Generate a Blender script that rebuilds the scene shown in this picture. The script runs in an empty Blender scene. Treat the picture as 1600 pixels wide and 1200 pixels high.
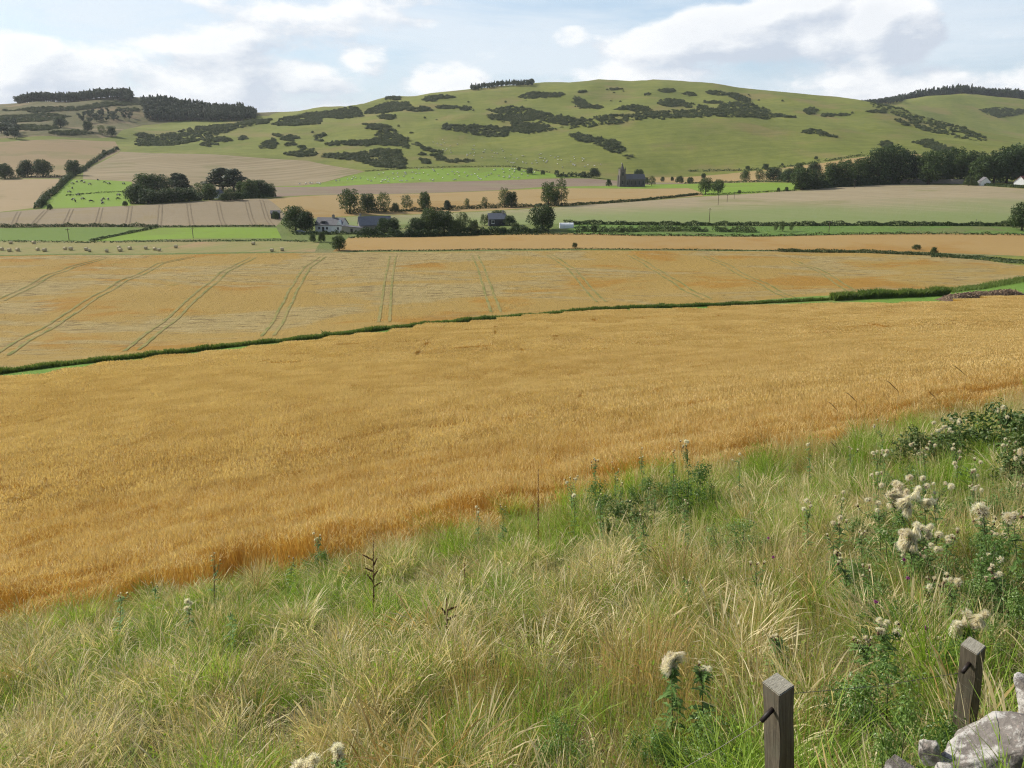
import bpy, bmesh, math, random
import numpy as np
from mathutils import Vector, Matrix, Euler
from mathutils.geometry import delaunay_2d_cdt

random.seed(7)
RNG = np.random.default_rng(11)
SC = bpy.context.scene
COL = SC.collection
R = math.radians

# ------------------------------------------------------------------ camera
EYE = 35.0                    # eye height over the valley floor
PITCH = R(16.42)
F = 1256.0                    # focal length in photo pixels (1600 wide)
cam_d = bpy.data.cameras.new('camera')
cam_d.sensor_width = 36.0
cam_d.lens = 36.0 * F / 1600.0
cam_d.clip_start = 0.05
cam_d.clip_end = 30000
cam = bpy.data.objects.new('camera', cam_d)
COL.objects.link(cam)
cam.location = (0, 0, EYE)
cam.rotation_euler = (math.pi / 2 - PITCH, 0, 0)
SC.camera = cam

# ------------------------------------------------------------------ light
SUN_AZ = R(-62)               # from the view direction, to the left
SUN_EL = R(34)
SUN_DIR = Vector((math.sin(SUN_AZ) * math.cos(SUN_EL), math.cos(SUN_AZ) * math.cos(SUN_EL), math.sin(SUN_EL)))
sd = bpy.data.lights.new('sun', 'SUN')
sd.energy = 5.0
sd.angle = R(0.53)
sd.color = (1.0, 0.95, 0.86)
sun = bpy.data.objects.new('sun', sd)
COL.objects.link(sun)
sun.rotation_euler = SUN_DIR.to_track_quat('Z', 'Y').to_euler()
sun.location = (0, 0, 300)

SC.view_settings.view_transform = 'Standard'
SC.view_settings.look = 'None'
SC.view_settings.exposure = 0.28
SC.view_settings.gamma = 1.0
SC.view_settings.use_curve_mapping = False
SC.render.engine = 'CYCLES'
SC.cycles.max_bounces = 4
SC.cycles.diffuse_bounces = 2
SC.cycles.transmission_bounces = 3
SC.cycles.use_adaptive_sampling = True
SC.cycles.adaptive_threshold = 0.02
SC.cycles.adaptive_min_samples = 24
SC.cycles.transparent_max_bounces = 8
SC.cycles.volume_bounces = 0
SC.cycles.use_denoising = True
SC.cycles.denoising_prefilter = 'NONE'
SC.cycles.filter_width = 1.15
SC.cycles.sample_clamp_indirect = 6.0


class NT:
    """small helper for node trees"""
    def __init__(s, tree):
        s.t = tree
        tree.nodes.clear()

    def n(s, typ, **kw):
        nd = s.t.nodes.new(typ)
        ins = kw.pop('ins', {})
        for k, v in kw.items():
            setattr(nd, k, v)
        for k, v in ins.items():
            s.set(nd.inputs[k], v)
        return nd

    def set(s, sock, v):
        if isinstance(v, bpy.types.NodeSocket):
            s.t.links.new(v, sock)
        else:
            if isinstance(v, tuple) and len(v) == 3 and sock.type == 'RGBA':
                v = (*v, 1)
            sock.default_value = v

    def math(s, op, a, b=0.0, clamp=False):
        nd = s.n('ShaderNodeMath', operation=op, use_clamp=clamp)
        s.set(nd.inputs[0], a)
        s.set(nd.inputs[1], b)
        return nd.outputs[0]

    def vmath(s, op, a, b=(0, 0, 0)):
        nd = s.n('ShaderNodeVectorMath', operation=op)
        s.set(nd.inputs[0], a)
        if op == 'SCALE':
            s.set(nd.inputs['Scale'], b)
        else:
            s.set(nd.inputs[1], b)
        return nd.outputs['Value'] if op in ('DOT_PRODUCT', 'LENGTH', 'DISTANCE') else nd.outputs[0]

    def mix(s, fac, a, b, blend='MIX'):
        nd = s.n('ShaderNodeMix', data_type='RGBA', blend_type=blend)
        s.set(nd.inputs[0], fac)
        s.set(nd.inputs[6], a)
        s.set(nd.inputs[7], b)
        return nd.outputs[2]

    def noise(s, vec, scale, detail=4, rough=0.55, out='Fac', dist=0.0):
        nd = s.n('ShaderNodeTexNoise')
        s.set(nd.inputs['Vector'], vec)
        s.set(nd.inputs['Scale'], scale)
        nd.inputs['Detail'].default_value = detail
        nd.inputs['Roughness'].default_value = rough
        nd.inputs['Distortion'].default_value = dist
        return nd.outputs[out]

    def ramp(s, fac, stops, interp='LINEAR'):
        nd = s.n('ShaderNodeValToRGB')
        nd.color_ramp.interpolation = interp
        e = nd.color_ramp.elements
        while len(e) < len(stops):
            e.new(0.5)
        for i, (p, c) in enumerate(stops):
            e[i].position = p
            e[i].color = (*c, 1) if len(c) == 3 else c
        s.set(nd.inputs[0], fac)
        return nd.outputs[0]

    def maprange(s, v, a, b, c=0.0, d=1.0, smooth=False):
        nd = s.n('ShaderNodeMapRange', interpolation_type='SMOOTHSTEP' if smooth else 'LINEAR')
        s.set(nd.inputs[0], v)
        for i, q in enumerate((a, b, c, d)):
            s.set(nd.inputs[i + 1], q)
        return nd.outputs[0]


def pix_dir(u, v):
    a = (u - 800.0) / F
    b = (600.0 - v) / F
    cp, sp = math.cos(PITCH), math.sin(PITCH)
    return a, cp + b * sp, -sp + b * cp


# ------------------------------------------------------------------ sky
world = bpy.data.worlds.new('World')
SC.world = world
world.use_nodes = True
world.cycles.sampling_method = 'MANUAL'
world.cycles.sample_map_resolution = 512
W = NT(world.node_tree)
sky = W.n('ShaderNodeTexSky', sky_type='NISHITA', sun_disc=False)
sky.sun_elevation = SUN_EL
sky.sun_rotation = SUN_AZ           # measured from +Y, clockwise seen from above
sky.air_density = 1.0
sky.dust_density = 1.3
sky.ozone_density = 1.6
tc = W.n('ShaderNodeTexCoord')
D = tc.outputs['Generated']
sep = W.n('ShaderNodeSeparateXYZ')
W.set(sep.inputs[0], D)
# cumulus bank: puffs on the sky sphere, flattened upright like clouds seen from the side


def cloud_density(vec):
    st = W.vmath('MULTIPLY', vec, (1.0, 1.0, 2.1))
    big = W.noise(st, 5.6, 9, 0.60, dist=0.1)
    return big


def cdens(vec):
    d = cloud_density(vec)
    sp_ = W.n('ShaderNodeSeparateXYZ')
    W.set(sp_.inputs[0], vec)
    el = sp_.outputs[2]
    # thick bank low over the hills, opening to blue above it, scattered heaps higher up
    low = W.maprange(el, 0.05, 0.135, 0.10, -0.05, True)
    low = W.math('ADD', low, W.maprange(el, 0.16, 0.5, 0.0, -0.05, True))
    d = W.math('ADD', d, low)
    # the heaped cloud above the far hill and its smaller neighbour
    for (u, v, ru, rv, amp) in ((1215, 42, 165, 46, .30), (1105, 52, 100, 42, .16), (1405, 36, 72, 46, .30), (1010, 66, 90, 30, .10), (890, 55, 32, 22, .12),
                                (575, 92, 45, 30, .12), (690, 118, 70, 30, .12), (480, 118, 60, 24, .10), (60, 95, 130, 30, .08), (540, 30, 150, 26, .12), (330, 60, 150, 24, .08),
                                (700, 20, 90, 10, -.12), (880, 12, 140, 24, -.24), (950, 40, 40, 12, -.1), (130, 22, 200, 30, -.16), (1540, 50, 80, 50, -.16), (1480, 110, 90, 30, -.06)):
        c = Vector(pix_dir(u, v)).normalized()
        rx = ru / F
        rz = rv / F
        df = W.vmath('SUBTRACT', vec, tuple(c))
        df = W.vmath('MULTIPLY', df, (1 / rx, 1 / rx, 1 / rz))
        ln = W.vmath('LENGTH', df)
        d = W.math('ADD', d, W.maprange(ln, 0.45, 1.15, amp, 0.0, True))
    return d


d0 = cdens(D)
sunup = Vector((SUN_DIR.x, SUN_DIR.y * .3, SUN_DIR.z)).normalized() * 0.032
Dl = W.vmath('ADD', D, (sunup.x, sunup.y, sunup.z * .8))
d1 = cdens(Dl)
cov = W.maprange(d0, 0.46, 0.60, 0.0, 1.0, True)
lit = W.maprange(W.math('SUBTRACT', d0, d1), -0.12, 0.09, 0.0, 1.0)
thick = W.maprange(d0, 0.60, 0.86, 0.0, 1.0)
lit = W.math('SUBTRACT', lit, W.math('MULTIPLY', thick, 0.30), True)
ccol = W.mix(lit, (4.9, 5.4, 6.2), (8.3, 8.35, 8.4))
lowsky = W.maprange(sep.outputs[2], 0.12, 0.55, 0.5, 0.0, True)
skyc = W.mix(lowsky, sky.outputs[0], (4.4, 6.1, 8.0))
veil = W.noise(W.vmath('MULTIPLY', D, (1, 1, 4.5)), 3.4, 6, .6, dist=.4)
veil = W.math('MULTIPLY', W.maprange(veil, .34, .62, 0.15, .9, True), W.maprange(sep.outputs[2], 0.10, 0.45, .8, .15, True))
skyc = W.mix(veil, skyc, (6.7, 7.2, 7.7))
full = W.mix(W.math('MULTIPLY', cov, 0.88), skyc, ccol)
bg = W.n('ShaderNodeBackground', ins={'Color': full, 'Strength': 0.105})
wo = W.n('ShaderNodeOutputWorld')
W.set(wo.inputs[0], bg.outputs[0])

# ------------------------------------------------------------------ terrain heights


def at(u, v, Y):
    a, dy, dz = pix_dir(u, v)
    t = Y / dy
    return (a * t, Y, dz * t)


def pchip(xs, ys):
    xs = np.array(xs, float)
    ys = np.array(ys, float)
    h = np.diff(xs)
    dl = np.diff(ys) / h
    m = np.zeros_like(xs)
    m[0], m[-1] = dl[0], dl[-1]
    for i in range(1, len(xs) - 1):
        if dl[i - 1] * dl[i] > 0:
            w1, w2 = 2 * h[i] + h[i - 1], h[i] + 2 * h[i - 1]
            m[i] = (w1 + w2) / (w1 / dl[i - 1] + w2 / dl[i])

    def f(x):
        x = np.clip(x, xs[0], xs[-1])
        i = np.clip(np.searchsorted(xs, x) - 1, 0, len(xs) - 2)
        t = (x - xs[i]) / h[i]
        return ((1 + 2 * t) * (1 - t) ** 2 * ys[i] + t * (1 - t) ** 2 * h[i] * m[i]
                + t * t * (3 - 2 * t) * ys[i + 1] + t * t * (t - 1) * h[i] * m[i + 1])
    return f


P_near = pchip([-60, -8, -2, 0, 4, 9, 15, 25, 40, 60, 90, 150, 200, 280, 340, 420],
               [-2.2, -2.4, -2.55, -3.0, -4.35, -6.0, -7.95, -10.8, -13.9, -17.8, -22.6, -30.2, -32.8, -34.6, -34.2, -33.6])
C_near = pchip([-60, 0, 22, 42, 80, 150, 220, 400], [.05, .17, .18, .10, .05, .02, .006, 0.0])

ctrl = []
for x in (-420, -250, -100, 0, 100, 250, 420):
    ctrl += [(x, 250, -34.3), (x, 330, -34.2)]
for x in (-600, -420):
    ctrl.append((x, 400, -33.5))
for u in (-150, 0, 200, 400):
    ctrl.append(at(u, 355, 355))
for (u, v, Y) in (
    # left fields
    (-150, 320, 470), (0, 320, 470), (200, 318, 470), (410, 312, 480), (-150, 282, 640), (60, 281, 640), (200, 286, 620), (300, 275, 700),
    (-150, 262, 760), (60, 264, 770), (180, 240, 930), (0, 223, 950), (-150, 224, 950), (330, 240, 940), (430, 288, 730), (480, 252, 920),
    # middle strips
    (500, 345, 400), (700, 340, 420), (560, 333, 440), (850, 322, 480), (600, 305, 590), (800, 298, 640), (985, 290, 715), (600, 287, 730), (800, 281, 790), (920, 278, 820),
    (650, 263, 860), (800, 262, 870), (920, 270, 880), (1050, 272, 890),
    # right slope up to the wood
    (900, 350, 350), (1100, 348, 360), (1300, 350, 350), (1600, 350, 350), (1750, 352, 345), (1100, 307, 540), (1250, 294, 600), (1400, 288, 600), (1500, 287, 590), (1600, 295, 530), (1750, 296, 520),
    (1250, 283, 700), (1450, 270, 740), (1600, 268, 740), (1750, 268, 740), (1150, 272, 870), (1330, 246, 900),
    # main hill
    (560, 240, 960), (600, 230, 1000), (600, 190, 1200), (600, 158, 1450), (440, 180, 1450), (500, 170, 1460), (520, 225, 1040), (700, 228, 1020), (700, 190, 1180), (720, 142, 1530),
    (800, 240, 980), (800, 205, 1120), (800, 165, 1340), (830, 133, 1560), (900, 240, 960), (900, 205, 1090), (900, 150, 1400), (930, 129, 1590),
    (1000, 245, 940), (1000, 215, 1030), (1000, 188, 1120), (1000, 152, 1400), (1020, 128, 1600), (1120, 131, 1600), (1120, 185, 1130), (1120, 220, 1010), (1200, 250, 930), (1200, 212, 1040), (1200, 186, 1150), (1200, 165, 1350), (1210, 145, 1600),
    (1300, 151, 1580), (1300, 190, 1180), (1300, 225, 1000), (1400, 168, 1400), (1400, 205, 1100), (1400, 232, 970), (1460, 190, 1260), (1470, 218, 1050), (1540, 223, 1090), (1540, 238, 980), (1640, 236, 1000), (1750, 240, 980),
    # right far hill
    (1340, 165, 2000), (1400, 158, 2150), (1480, 152, 2250), (1600, 168, 2300), (1750, 185, 2300), (1450, 200, 1640), (1500, 192, 1800), (1600, 195, 1850), (1560, 226, 1400), (1640, 224, 1400), (1750, 222, 1400), (1750, 205, 1800), (1400, 185, 1700),
    # left hill
    (230, 222, 1100), (330, 205, 1180), (430, 205, 1150), (500, 188, 1300), (400, 190, 1280), (240, 196, 1330), (400, 176, 1520), (300, 163, 1560), (215, 152, 1560), (120, 157, 1560), (20, 163, 1560), (-150, 172, 1560),
    (0, 208, 1050), (0, 190, 1220), (130, 205, 1080), (130, 180, 1320), (-150, 195, 1200), (-150, 210, 1050),
):
    ctrl.append(at(u, v, Y))
for (u, v, Y) in ((440, 186, 1720), (500, 180, 1720), (360, 178, 1750), (250, 168, 1820), (120, 170, 1820), (0, 175, 1820), (-150, 182, 1820), (600, 167, 1760), (700, 155, 1780), (800, 144, 1820), (1000, 137, 1880), (1200, 154, 1880), (540, 168, 1460), (470, 177, 1450)):
    ctrl.append(at(u, v, Y))
for x in (-1500, -800, -200, 400, 900):
    ctrl += [(x, 2300, 25), (x, 3600, 0), (x, 6500, -20)]
for x in (1600, 2600):
    ctrl += [(x, 3600, 0), (x, 6500, -20)]
for (x, Y, z) in ((-900, 300, -33), (900, 300, -33), (-1100, 800, -10), (1100, 800, -8), (-1600, 1200, 10), (1700, 1200, 10), (2300, 2300, 60), (-1900, 1600, 40)):
    ctrl.append((x, Y, z))
ctrl = np.array(ctrl)
Kc = ctrl[:, :2] / 500.0


def tps(r2):
    return 0.5 * r2 * np.log(r2 + 1e-9)


n_ = len(ctrl)
A = np.zeros((n_ + 3, n_ + 3))
A[:n_, :n_] = tps(((Kc[:, None] - Kc[None]) ** 2).sum(2)) + np.eye(n_) * 0.004
A[:n_, n_] = 1
A[:n_, n_ + 1:] = Kc
A[n_, :n_] = 1
A[n_ + 1:, :n_] = Kc.T
sol = np.linalg.solve(A, np.concatenate([ctrl[:, 2], np.zeros(3)]))


def sines(x, y, lam, seed, k=9):
    rg = np.random.default_rng(seed)
    z = np.zeros_like(x)
    for i in range(k):
        a = rg.uniform(0, math.tau)
        l = lam * rg.uniform(.6, 1.6)
        z += np.sin((x * math.cos(a) + y * math.sin(a)) * math.tau / l + rg.uniform(0, 7))
    return z / math.sqrt(k)


def sstep(a, b, x):
    t = np.clip((x - a) / (b - a), 0, 1)
    return t * t * (3 - 2 * t)


def height_exact(x, y):
    x = np.asarray(x, float)
    y = np.asarray(y, float)
    near = P_near(y) + C_near(y) * x
    ddx, ddy = np.minimum(x - 1.75, 0), np.maximum(y - 2.0, 0)
    near = near + 1.45 * np.exp(-(ddx ** 2 / (2 * .42 ** 2) + ddy ** 2 / (2 * .75 ** 2)))        # footing of the tumbled wall
    near = near + 0.10 * sines(x, y, 3.2, 1) * sstep(40, 15, y) + 0.22 * sines(x, y, 34, 2) * sstep(18, 60, y)
    q = np.stack([x, y], -1).reshape(-1, 2) / 500.0
    far = np.empty(len(q))
    for i in range(0, len(q), 20000):
        d = q[i:i + 20000]
        r2 = ((d[:, None] - Kc[None]) ** 2).sum(2)
        far[i:i + 20000] = tps(r2) @ sol[:n_] + sol[n_] + d @ sol[n_ + 1:]
    far = far.reshape(x.shape)
    far = far + 1.7 * sines(x, y, 130, 3) * sstep(900, 1100, y) + 0.5 * sines(x, y, 45, 4) * sstep(900, 1100, y) + 0.3 * sines(x, y, 150, 5) * sstep(300, 420, y)
    w = sstep(230, 330, y)
    return near * (1 - w) + far * w + EYE


# lookup grid: rows evenly spaced in log(Y+20), columns in x/(0.8(Y+20))
LG0, LG1, NLG = math.log(8.0), math.log(6500.0), 900
NS, SMAX = 420, 1.3
_lg = np.linspace(LG0, LG1, NLG)
_s = np.linspace(-SMAX, SMAX, NS)
_Y = np.exp(_lg)[:, None] - 20 + 0 * _s[None]
_X = _s[None] * 0.8 * (_Y + 20)
ZG = height_exact(_X, _Y)


def zf(x, y):
    x = np.asarray(x, float)
    y = np.asarray(y, float)
    yy = np.maximum(y + 20, 8.001)
    r = np.clip((np.log(yy) - LG0) / (LG1 - LG0) * (NLG - 1), 0, NLG - 1.001)
    c = np.clip((x / (0.8 * yy) + SMAX) / (2 * SMAX) * (NS - 1), 0, NS - 1.001)
    i, j = r.astype(int), c.astype(int)
    a, b = r - i, c - j
    return (ZG[i, j] * (1 - a) * (1 - b) + ZG[i + 1, j] * a * (1 - b) + ZG[i, j + 1] * (1 - a) * b + ZG[i + 1, j + 1] * a * b)


_YS = np.exp(np.linspace(math.log(21.5), math.log(4500), 1600)) - 20


def hits(uv, h=0.0):
    """where the sight lines of photo positions meet the ground: N x 3"""
    out = []
    for (u, v) in uv:
        a, dy, dz = pix_dir(u, v)
        t = _YS / dy
        zr = EYE + dz * t
        d = zr - (zf(a * t, _YS) + h)
        k = np.argmax(d < 0) if (d < 0).any() else len(d) - 1
        if k == 0:
            Y = _YS[0]
        else:
            f_ = d[k - 1] / (d[k - 1] - d[k] + 1e-12)
            Y = _YS[k - 1] + f_ * (_YS[k] - _YS[k - 1])
        x = a * Y / dy
        out.append((x, Y, float(zf(x, Y))))
    return np.array(out)


def hit(u, v, h=0.0):
    return hits([(u, v)], h)[0]


def mpp(p):
    """metres per photo pixel at a point"""
    d = p[1] * math.cos(PITCH) + (EYE - p[2]) * math.sin(PITCH)
    return d / F


# ------------------------------------------------------------------ object helpers


def tag(o, label=None, cat=None, group=None, kind=None):
    if label:
        o['label'] = label
    if cat:
        o['category'] = cat
    if group:
        o['group'] = group
    if kind:
        o['kind'] = kind
    return o


def empty(name, loc=(0, 0, 0), rz=0.0):
    o = bpy.data.objects.new(name, None)
    COL.objects.link(o)
    o.location = loc
    o.rotation_euler = (0, 0, rz)
    o.empty_display_size = 0.1
    return o


def mesh_np(name, V, polys, mats, mi=None, smooth=False, tint=None):
    me = bpy.data.meshes.new(name)
    me.from_pydata(np.asarray(V, float).tolist(), [], polys if isinstance(polys, list) else polys.tolist())
    for m in (mats if isinstance(mats, (list, tuple)) else [mats]):
        me.materials.append(m)
    if mi is not None:
        me.polygons.foreach_set('material_index', np.asarray(mi, dtype=np.int32))
    if smooth:
        me.polygons.foreach_set('use_smooth', np.ones(len(me.polygons), dtype=bool))
    if tint is not None:
        at_ = me.attributes.new('tint', 'FLOAT', 'POINT')
        at_.data.foreach_set('value', np.asarray(tint, dtype=np.float32))
    me.update()
    return me


def add(name, me, parent=None, loc=(0, 0, 0), rot=(0, 0, 0), scale=(1, 1, 1)):
    o = bpy.data.objects.new(name, me)
    COL.objects.link(o)
    o.parent = parent
    o.location = loc
    o.rotation_euler = rot
    o.scale = scale if isinstance(scale, tuple) else (scale,) * 3
    return o


class MB:
    """collects boxes, tubes and prisms into one mesh"""
    def __init__(s):
        s.v, s.f, s.m = [], [], []

    def box(s, x0, x1, y0, y1, z0, z1, m=0):
        b = len(s.v)
        s.v += [(x0, y0, z0), (x1, y0, z0), (x1, y1, z0), (x0, y1, z0), (x0, y0, z1), (x1, y0, z1), (x1, y1, z1), (x0, y1, z1)]
        for q in ((0, 3, 2, 1), (4, 5, 6, 7), (0, 1, 5, 4), (1, 2, 6, 5), (2, 3, 7, 6), (3, 0, 4, 7)):
            s.f.append([b + i for i in q])
            s.m.append(m)
        return s

    def tube(s, pts, rads, n=6, m=0, cap=True):
        b = len(s.v)
        pts = [Vector(p) for p in pts]
        for i, p in enumerate(pts):
            d = (pts[min(i + 1, len(pts) - 1)] - pts[max(i - 1, 0)]).normalized()
            ref = Vector((1, 0, 0)) if abs(d.x) < .9 else Vector((0, 1, 0))
            a = d.cross(ref).normalized()
            c = d.cross(a)
            r = rads[i] if hasattr(rads, '__len__') else rads
            for k in range(n):
                t = math.tau * k / n
                s.v.append(tuple(p + (a * math.cos(t) + c * math.sin(t)) * r))
        for i in range(len(pts) - 1):
            for k in range(n):
                q = (b + i * n + k, b + i * n + (k + 1) % n, b + (i + 1) * n + (k + 1) % n, b + (i + 1) * n + k)
                s.f.append(list(q))
                s.m.append(m)
        if cap:
            s.f.append([b + k for k in range(n)][::-1])
            s.m.append(m)
            s.f.append([b + (len(pts) - 1) * n + k for k in range(n)])
            s.m.append(m)
        return s

    def prism(s, prof, y0, y1, m=0, axis='y'):
        """profile (a, z) extruded along y (or x)"""
        b = len(s.v)
        n = len(prof)
        for yy in (y0, y1):
            for (a, z) in prof:
                s.v.append((a, yy, z) if axis == 'y' else (yy, a, z))
        s.f.append([b + i for i in range(n)])
        s.f.append([b + n + i for i in range(n)][::-1])
        s.m += [m, m]
        for i in range(n):
            s.f.append([b + i, b + n + i, b + n + (i + 1) % n, b + (i + 1) % n])
            s.m.append(m)
        return s

    def mesh(s, name, mats, smooth=False):
        me = mesh_np(name, s.v, s.f, mats, s.m, smooth)
        bm = bmesh.new()
        bm.from_mesh(me)
        bmesh.ops.recalc_face_normals(bm, faces=bm.faces)
        bm.to_mesh(me)
        bm.free()
        return me

    def build(s, name, mats, parent=None, smooth=False, loc=(0, 0, 0), rot=(0, 0, 0)):
        return add(name, s.mesh(name, mats, smooth), parent, loc, rot)


def scatter(name, protos, pts, rots, scl, idx, label, cat, kind='stuff'):
    """one object that draws many small plants: nobody could count them"""
    me = bpy.data.meshes.new(name)
    n = len(pts)
    me.from_pydata(np.asarray(pts, float).tolist(), [], [])
    a = me.attributes.new('rot', 'FLOAT_VECTOR', 'POINT')
    a.data.foreach_set('vector', np.asarray(rots, np.float32).ravel())
    a = me.attributes.new('scl', 'FLOAT_VECTOR', 'POINT')
    scl = np.asarray(scl, np.float32)
    if scl.ndim == 1:
        scl = np.repeat(scl[:, None], 3, 1)
    a.data.foreach_set('vector', scl.ravel())
    a = me.attributes.new('idx', 'INT', 'POINT')
    a.data.foreach_set('value', np.asarray(idx, np.int32))
    o = bpy.data.objects.new(name, me)
    COL.objects.link(o)
    tag(o, label, cat, None, kind)
    pc = bpy.data.collections.new(name + '_kinds')
    for i, p in enumerate(protos):
        po = bpy.data.objects.new('%s_kind_%03d' % (name, i), p)
        pc.objects.link(po)
    g = bpy.data.node_groups.new(name, 'GeometryNodeTree')
    g.interface.new_socket('Geometry', in_out='INPUT', socket_type='NodeSocketGeometry')
    g.interface.new_socket('Geometry', in_out='OUTPUT', socket_type='NodeSocketGeometry')
    T = NT(g)
    gi = T.n('NodeGroupInput')
    go = T.n('NodeGroupOutput')
    ci = T.n('GeometryNodeCollectionInfo')
    ci.inputs['Collection'].default_value = pc
    ci.inputs['Separate Children'].default_value = True
    ci.inputs['Reset Children'].default_value = True

    def na(nm, ty):
        nd = T.n('GeometryNodeInputNamedAttribute', data_type=ty)
        nd.inputs['Name'].default_value = nm
        return nd.outputs['Attribute']
    e2r = T.n('FunctionNodeEulerToRotation', ins={0: na('rot', 'FLOAT_VECTOR')})
    iop = T.n('GeometryNodeInstanceOnPoints', ins={'Points': gi.outputs[0], 'Instance': ci.outputs[0], 'Pick Instance': True,
                                                   'Instance Index': na('idx', 'INT'), 'Rotation': e2r.outputs[0], 'Scale': na('scl', 'FLOAT_VECTOR')})
    T.set(go.inputs[0], iop.outputs[0])
    md = o.modifiers.new('plants', 'NODES')
    md.node_group = g
    return o


def copy_tree(o, parent=None):
    c = o.copy()
    COL.objects.link(c)
    c.parent = parent
    for ch in o.children:
        copy_tree(ch, c)
    return c

# ------------------------------------------------------------------ materials


def new_mat(name):
    m = bpy.data.materials.new(name)
    m.use_nodes = True
    return m, NT(m.node_tree)


def out_bsdf(T, color, rough=0.8, spec=0.25, normal=None, metallic=0.0):
    b = T.n('ShaderNodeBsdfPrincipled')
    T.set(b.inputs['Base Color'], color)
    T.set(b.inputs['Roughness'], rough)
    T.set(b.inputs['Specular IOR Level'], spec)
    T.set(b.inputs['Metallic'], metallic)
    if normal is not None:
        T.set(b.inputs['Normal'], normal)
    o = T.n('ShaderNodeOutputMaterial')
    T.set(o.inputs[0], b.outputs[0])
    return b


def field_mat(name, c1, c2, c3=None, s1=0.02, s2=0.4, fine=0.0, stripes=None, patch=(0.016, 0.52, 0.62), bump=0.3, bump_d=0.4, extra=None):
    """crop or grass surface: broad patches, middle mottling, optional drill rows"""
    m, T = new_mat(name)
    g = T.n('ShaderNodeNewGeometry').outputs['Position']
    flat = T.vmath('MULTIPLY', g, (1, 1, 0.0))
    na = T.noise(flat, s1, 5, 0.6)
    nb = T.noise(flat, s2, 5, 0.65)
    f = T.math('ADD', T.math('MULTIPLY', na, 0.55), T.math('MULTIPLY', nb, 0.45))
    f = T.maprange(f, 0.36, 0.64)
    c = T.mix(f, c1, c2)
    if c3 is not None:
        p = T.maprange(T.noise(T.vmath('ADD', flat, (71, 13, 0)), patch[0], 6, 0.6, dist=0.4), patch[1], patch[2], 0, 1, True)
        c = T.mix(p, c, c3)
    if stripes is not None:
        for (ang, wid, col, amt) in stripes:
            dx, dy = math.cos(ang), math.sin(ang)
            cr = T.vmath('DOT_PRODUCT', flat, (-dy / wid, dx / wid, 0))
            al = T.vmath('DOT_PRODUCT', flat, (dx / wid * .06, dy / wid * .06, 0))
            cmb = T.n('ShaderNodeCombineXYZ')
            T.set(cmb.inputs[0], cr)
            T.set(cmb.inputs[1], al)
            sn = T.noise(cmb.outputs[0], 1.0, 3, 0.55)
            c = T.mix(T.math('MULTIPLY', T.maprange(sn, 0.45, 0.62, 0, 1, True), amt), c, col)
    if fine:
        nf = T.noise(flat, 2.5, 4, 0.7)
        c = T.mix(fine, c, T.mix(1.0, c, T.ramp(nf, [(0.3, (.45, .45, .45)), (0.7, (1.5, 1.5, 1.5))]), 'MULTIPLY'))
    if extra:
        c = extra(T, flat, c)
    h = T.math('ADD', nb, T.math('MULTIPLY', T.noise(flat, s2 * 6, 3, 0.7), 0.5))
    bp = T.n('ShaderNodeBump', ins={'Strength': bump, 'Distance': bump_d, 'Height': h})
    out_bsdf(T, c, 0.95, 0.08, bp.outputs[0])
    return m


def leaf_mat(name, ramp_cols, trans=0.35, rough=0.6, obj_random=True, spec=0.2):
    """thin leaves and stalks: colour drawn per plant and per blade, light passes through"""
    m, T = new_mat(name)
    oi = T.n('ShaderNodeObjectInfo').outputs['Random']
    tn = T.n('ShaderNodeAttribute', attribute_name='tint').outputs['Fac']
    f = T.math('ADD', T.math('MULTIPLY', oi, 0.45 if obj_random else 0.0), T.math('MULTIPLY', tn, 0.55 if obj_random else 1.0))
    k = len(ramp_cols)
    c = T.ramp(f, [(0.08 + 0.84 * i / (k - 1), ramp_cols[i]) for i in range(k)])
    b = T.n('ShaderNodeBsdfPrincipled', ins={'Base Color': c, 'Roughness': rough, 'Specular IOR Level': spec})
    t = T.n('ShaderNodeBsdfTranslucent', ins={'Color': T.mix(1.0, c, (1.25, 1.25, 0.85), 'MULTIPLY')})
    ms = T.n('ShaderNodeMixShader', ins={0: trans, 1: b.outputs[0], 2: t.outputs[0]})
    o = T.n('ShaderNodeOutputMaterial')
    T.set(o.inputs[0], ms.outputs[0])
    return m


def plain_mat(name, c1, c2=None, scale=3.0, rough=0.8, spec=0.3, bump=0.0, obj=True, stretch=(1, 1, 1), metallic=0.0):
    m, T = new_mat(name)
    tcn = T.n('ShaderNodeTexCoord').outputs['Object']
    v = T.vmath('MULTIPLY', tcn, stretch)
    nz = T.noise(v, scale, 6, 0.62)
    c = T.mix(T.maprange(nz, 0.32, 0.68), c1, c2 if c2 else tuple(x * .75 for x in c1))
    nrm = None
    if bump:
        nrm = T.n('ShaderNodeBump', ins={'Strength': bump, 'Distance': 0.02, 'Height': nz}).outputs[0]
    out_bsdf(T, c, rough, spec, nrm, metallic)
    return m


# ------------------------------------------------------------------ ground partition
MAT = {}
MAT['hillside'] = field_mat('hill_grass', (.115, .135, .026), (.205, .210, .048), (.20, .17, .058), s1=0.009, s2=0.07, patch=(0.010, .50, .66), bump=0.5, bump_d=1.5,
                            stripes=[(R(12), 5.0, (.085, .115, .03), .28)])
MAT['moor'] = field_mat('moor_grass', (.15, .125, .058), (.10, .105, .04), (.21, .16, .085), s1=0.03, s2=0.12, bump=0.8, bump_d=2.0)
MAT['barley_soil'] = field_mat('barley_soil', (.33, .20, .05), (.38, .235, .065), (.36, .25, .09), s1=0.04, s2=0.9, patch=(0.025, .5, .64), bump=0.6, bump_d=.3)


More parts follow.
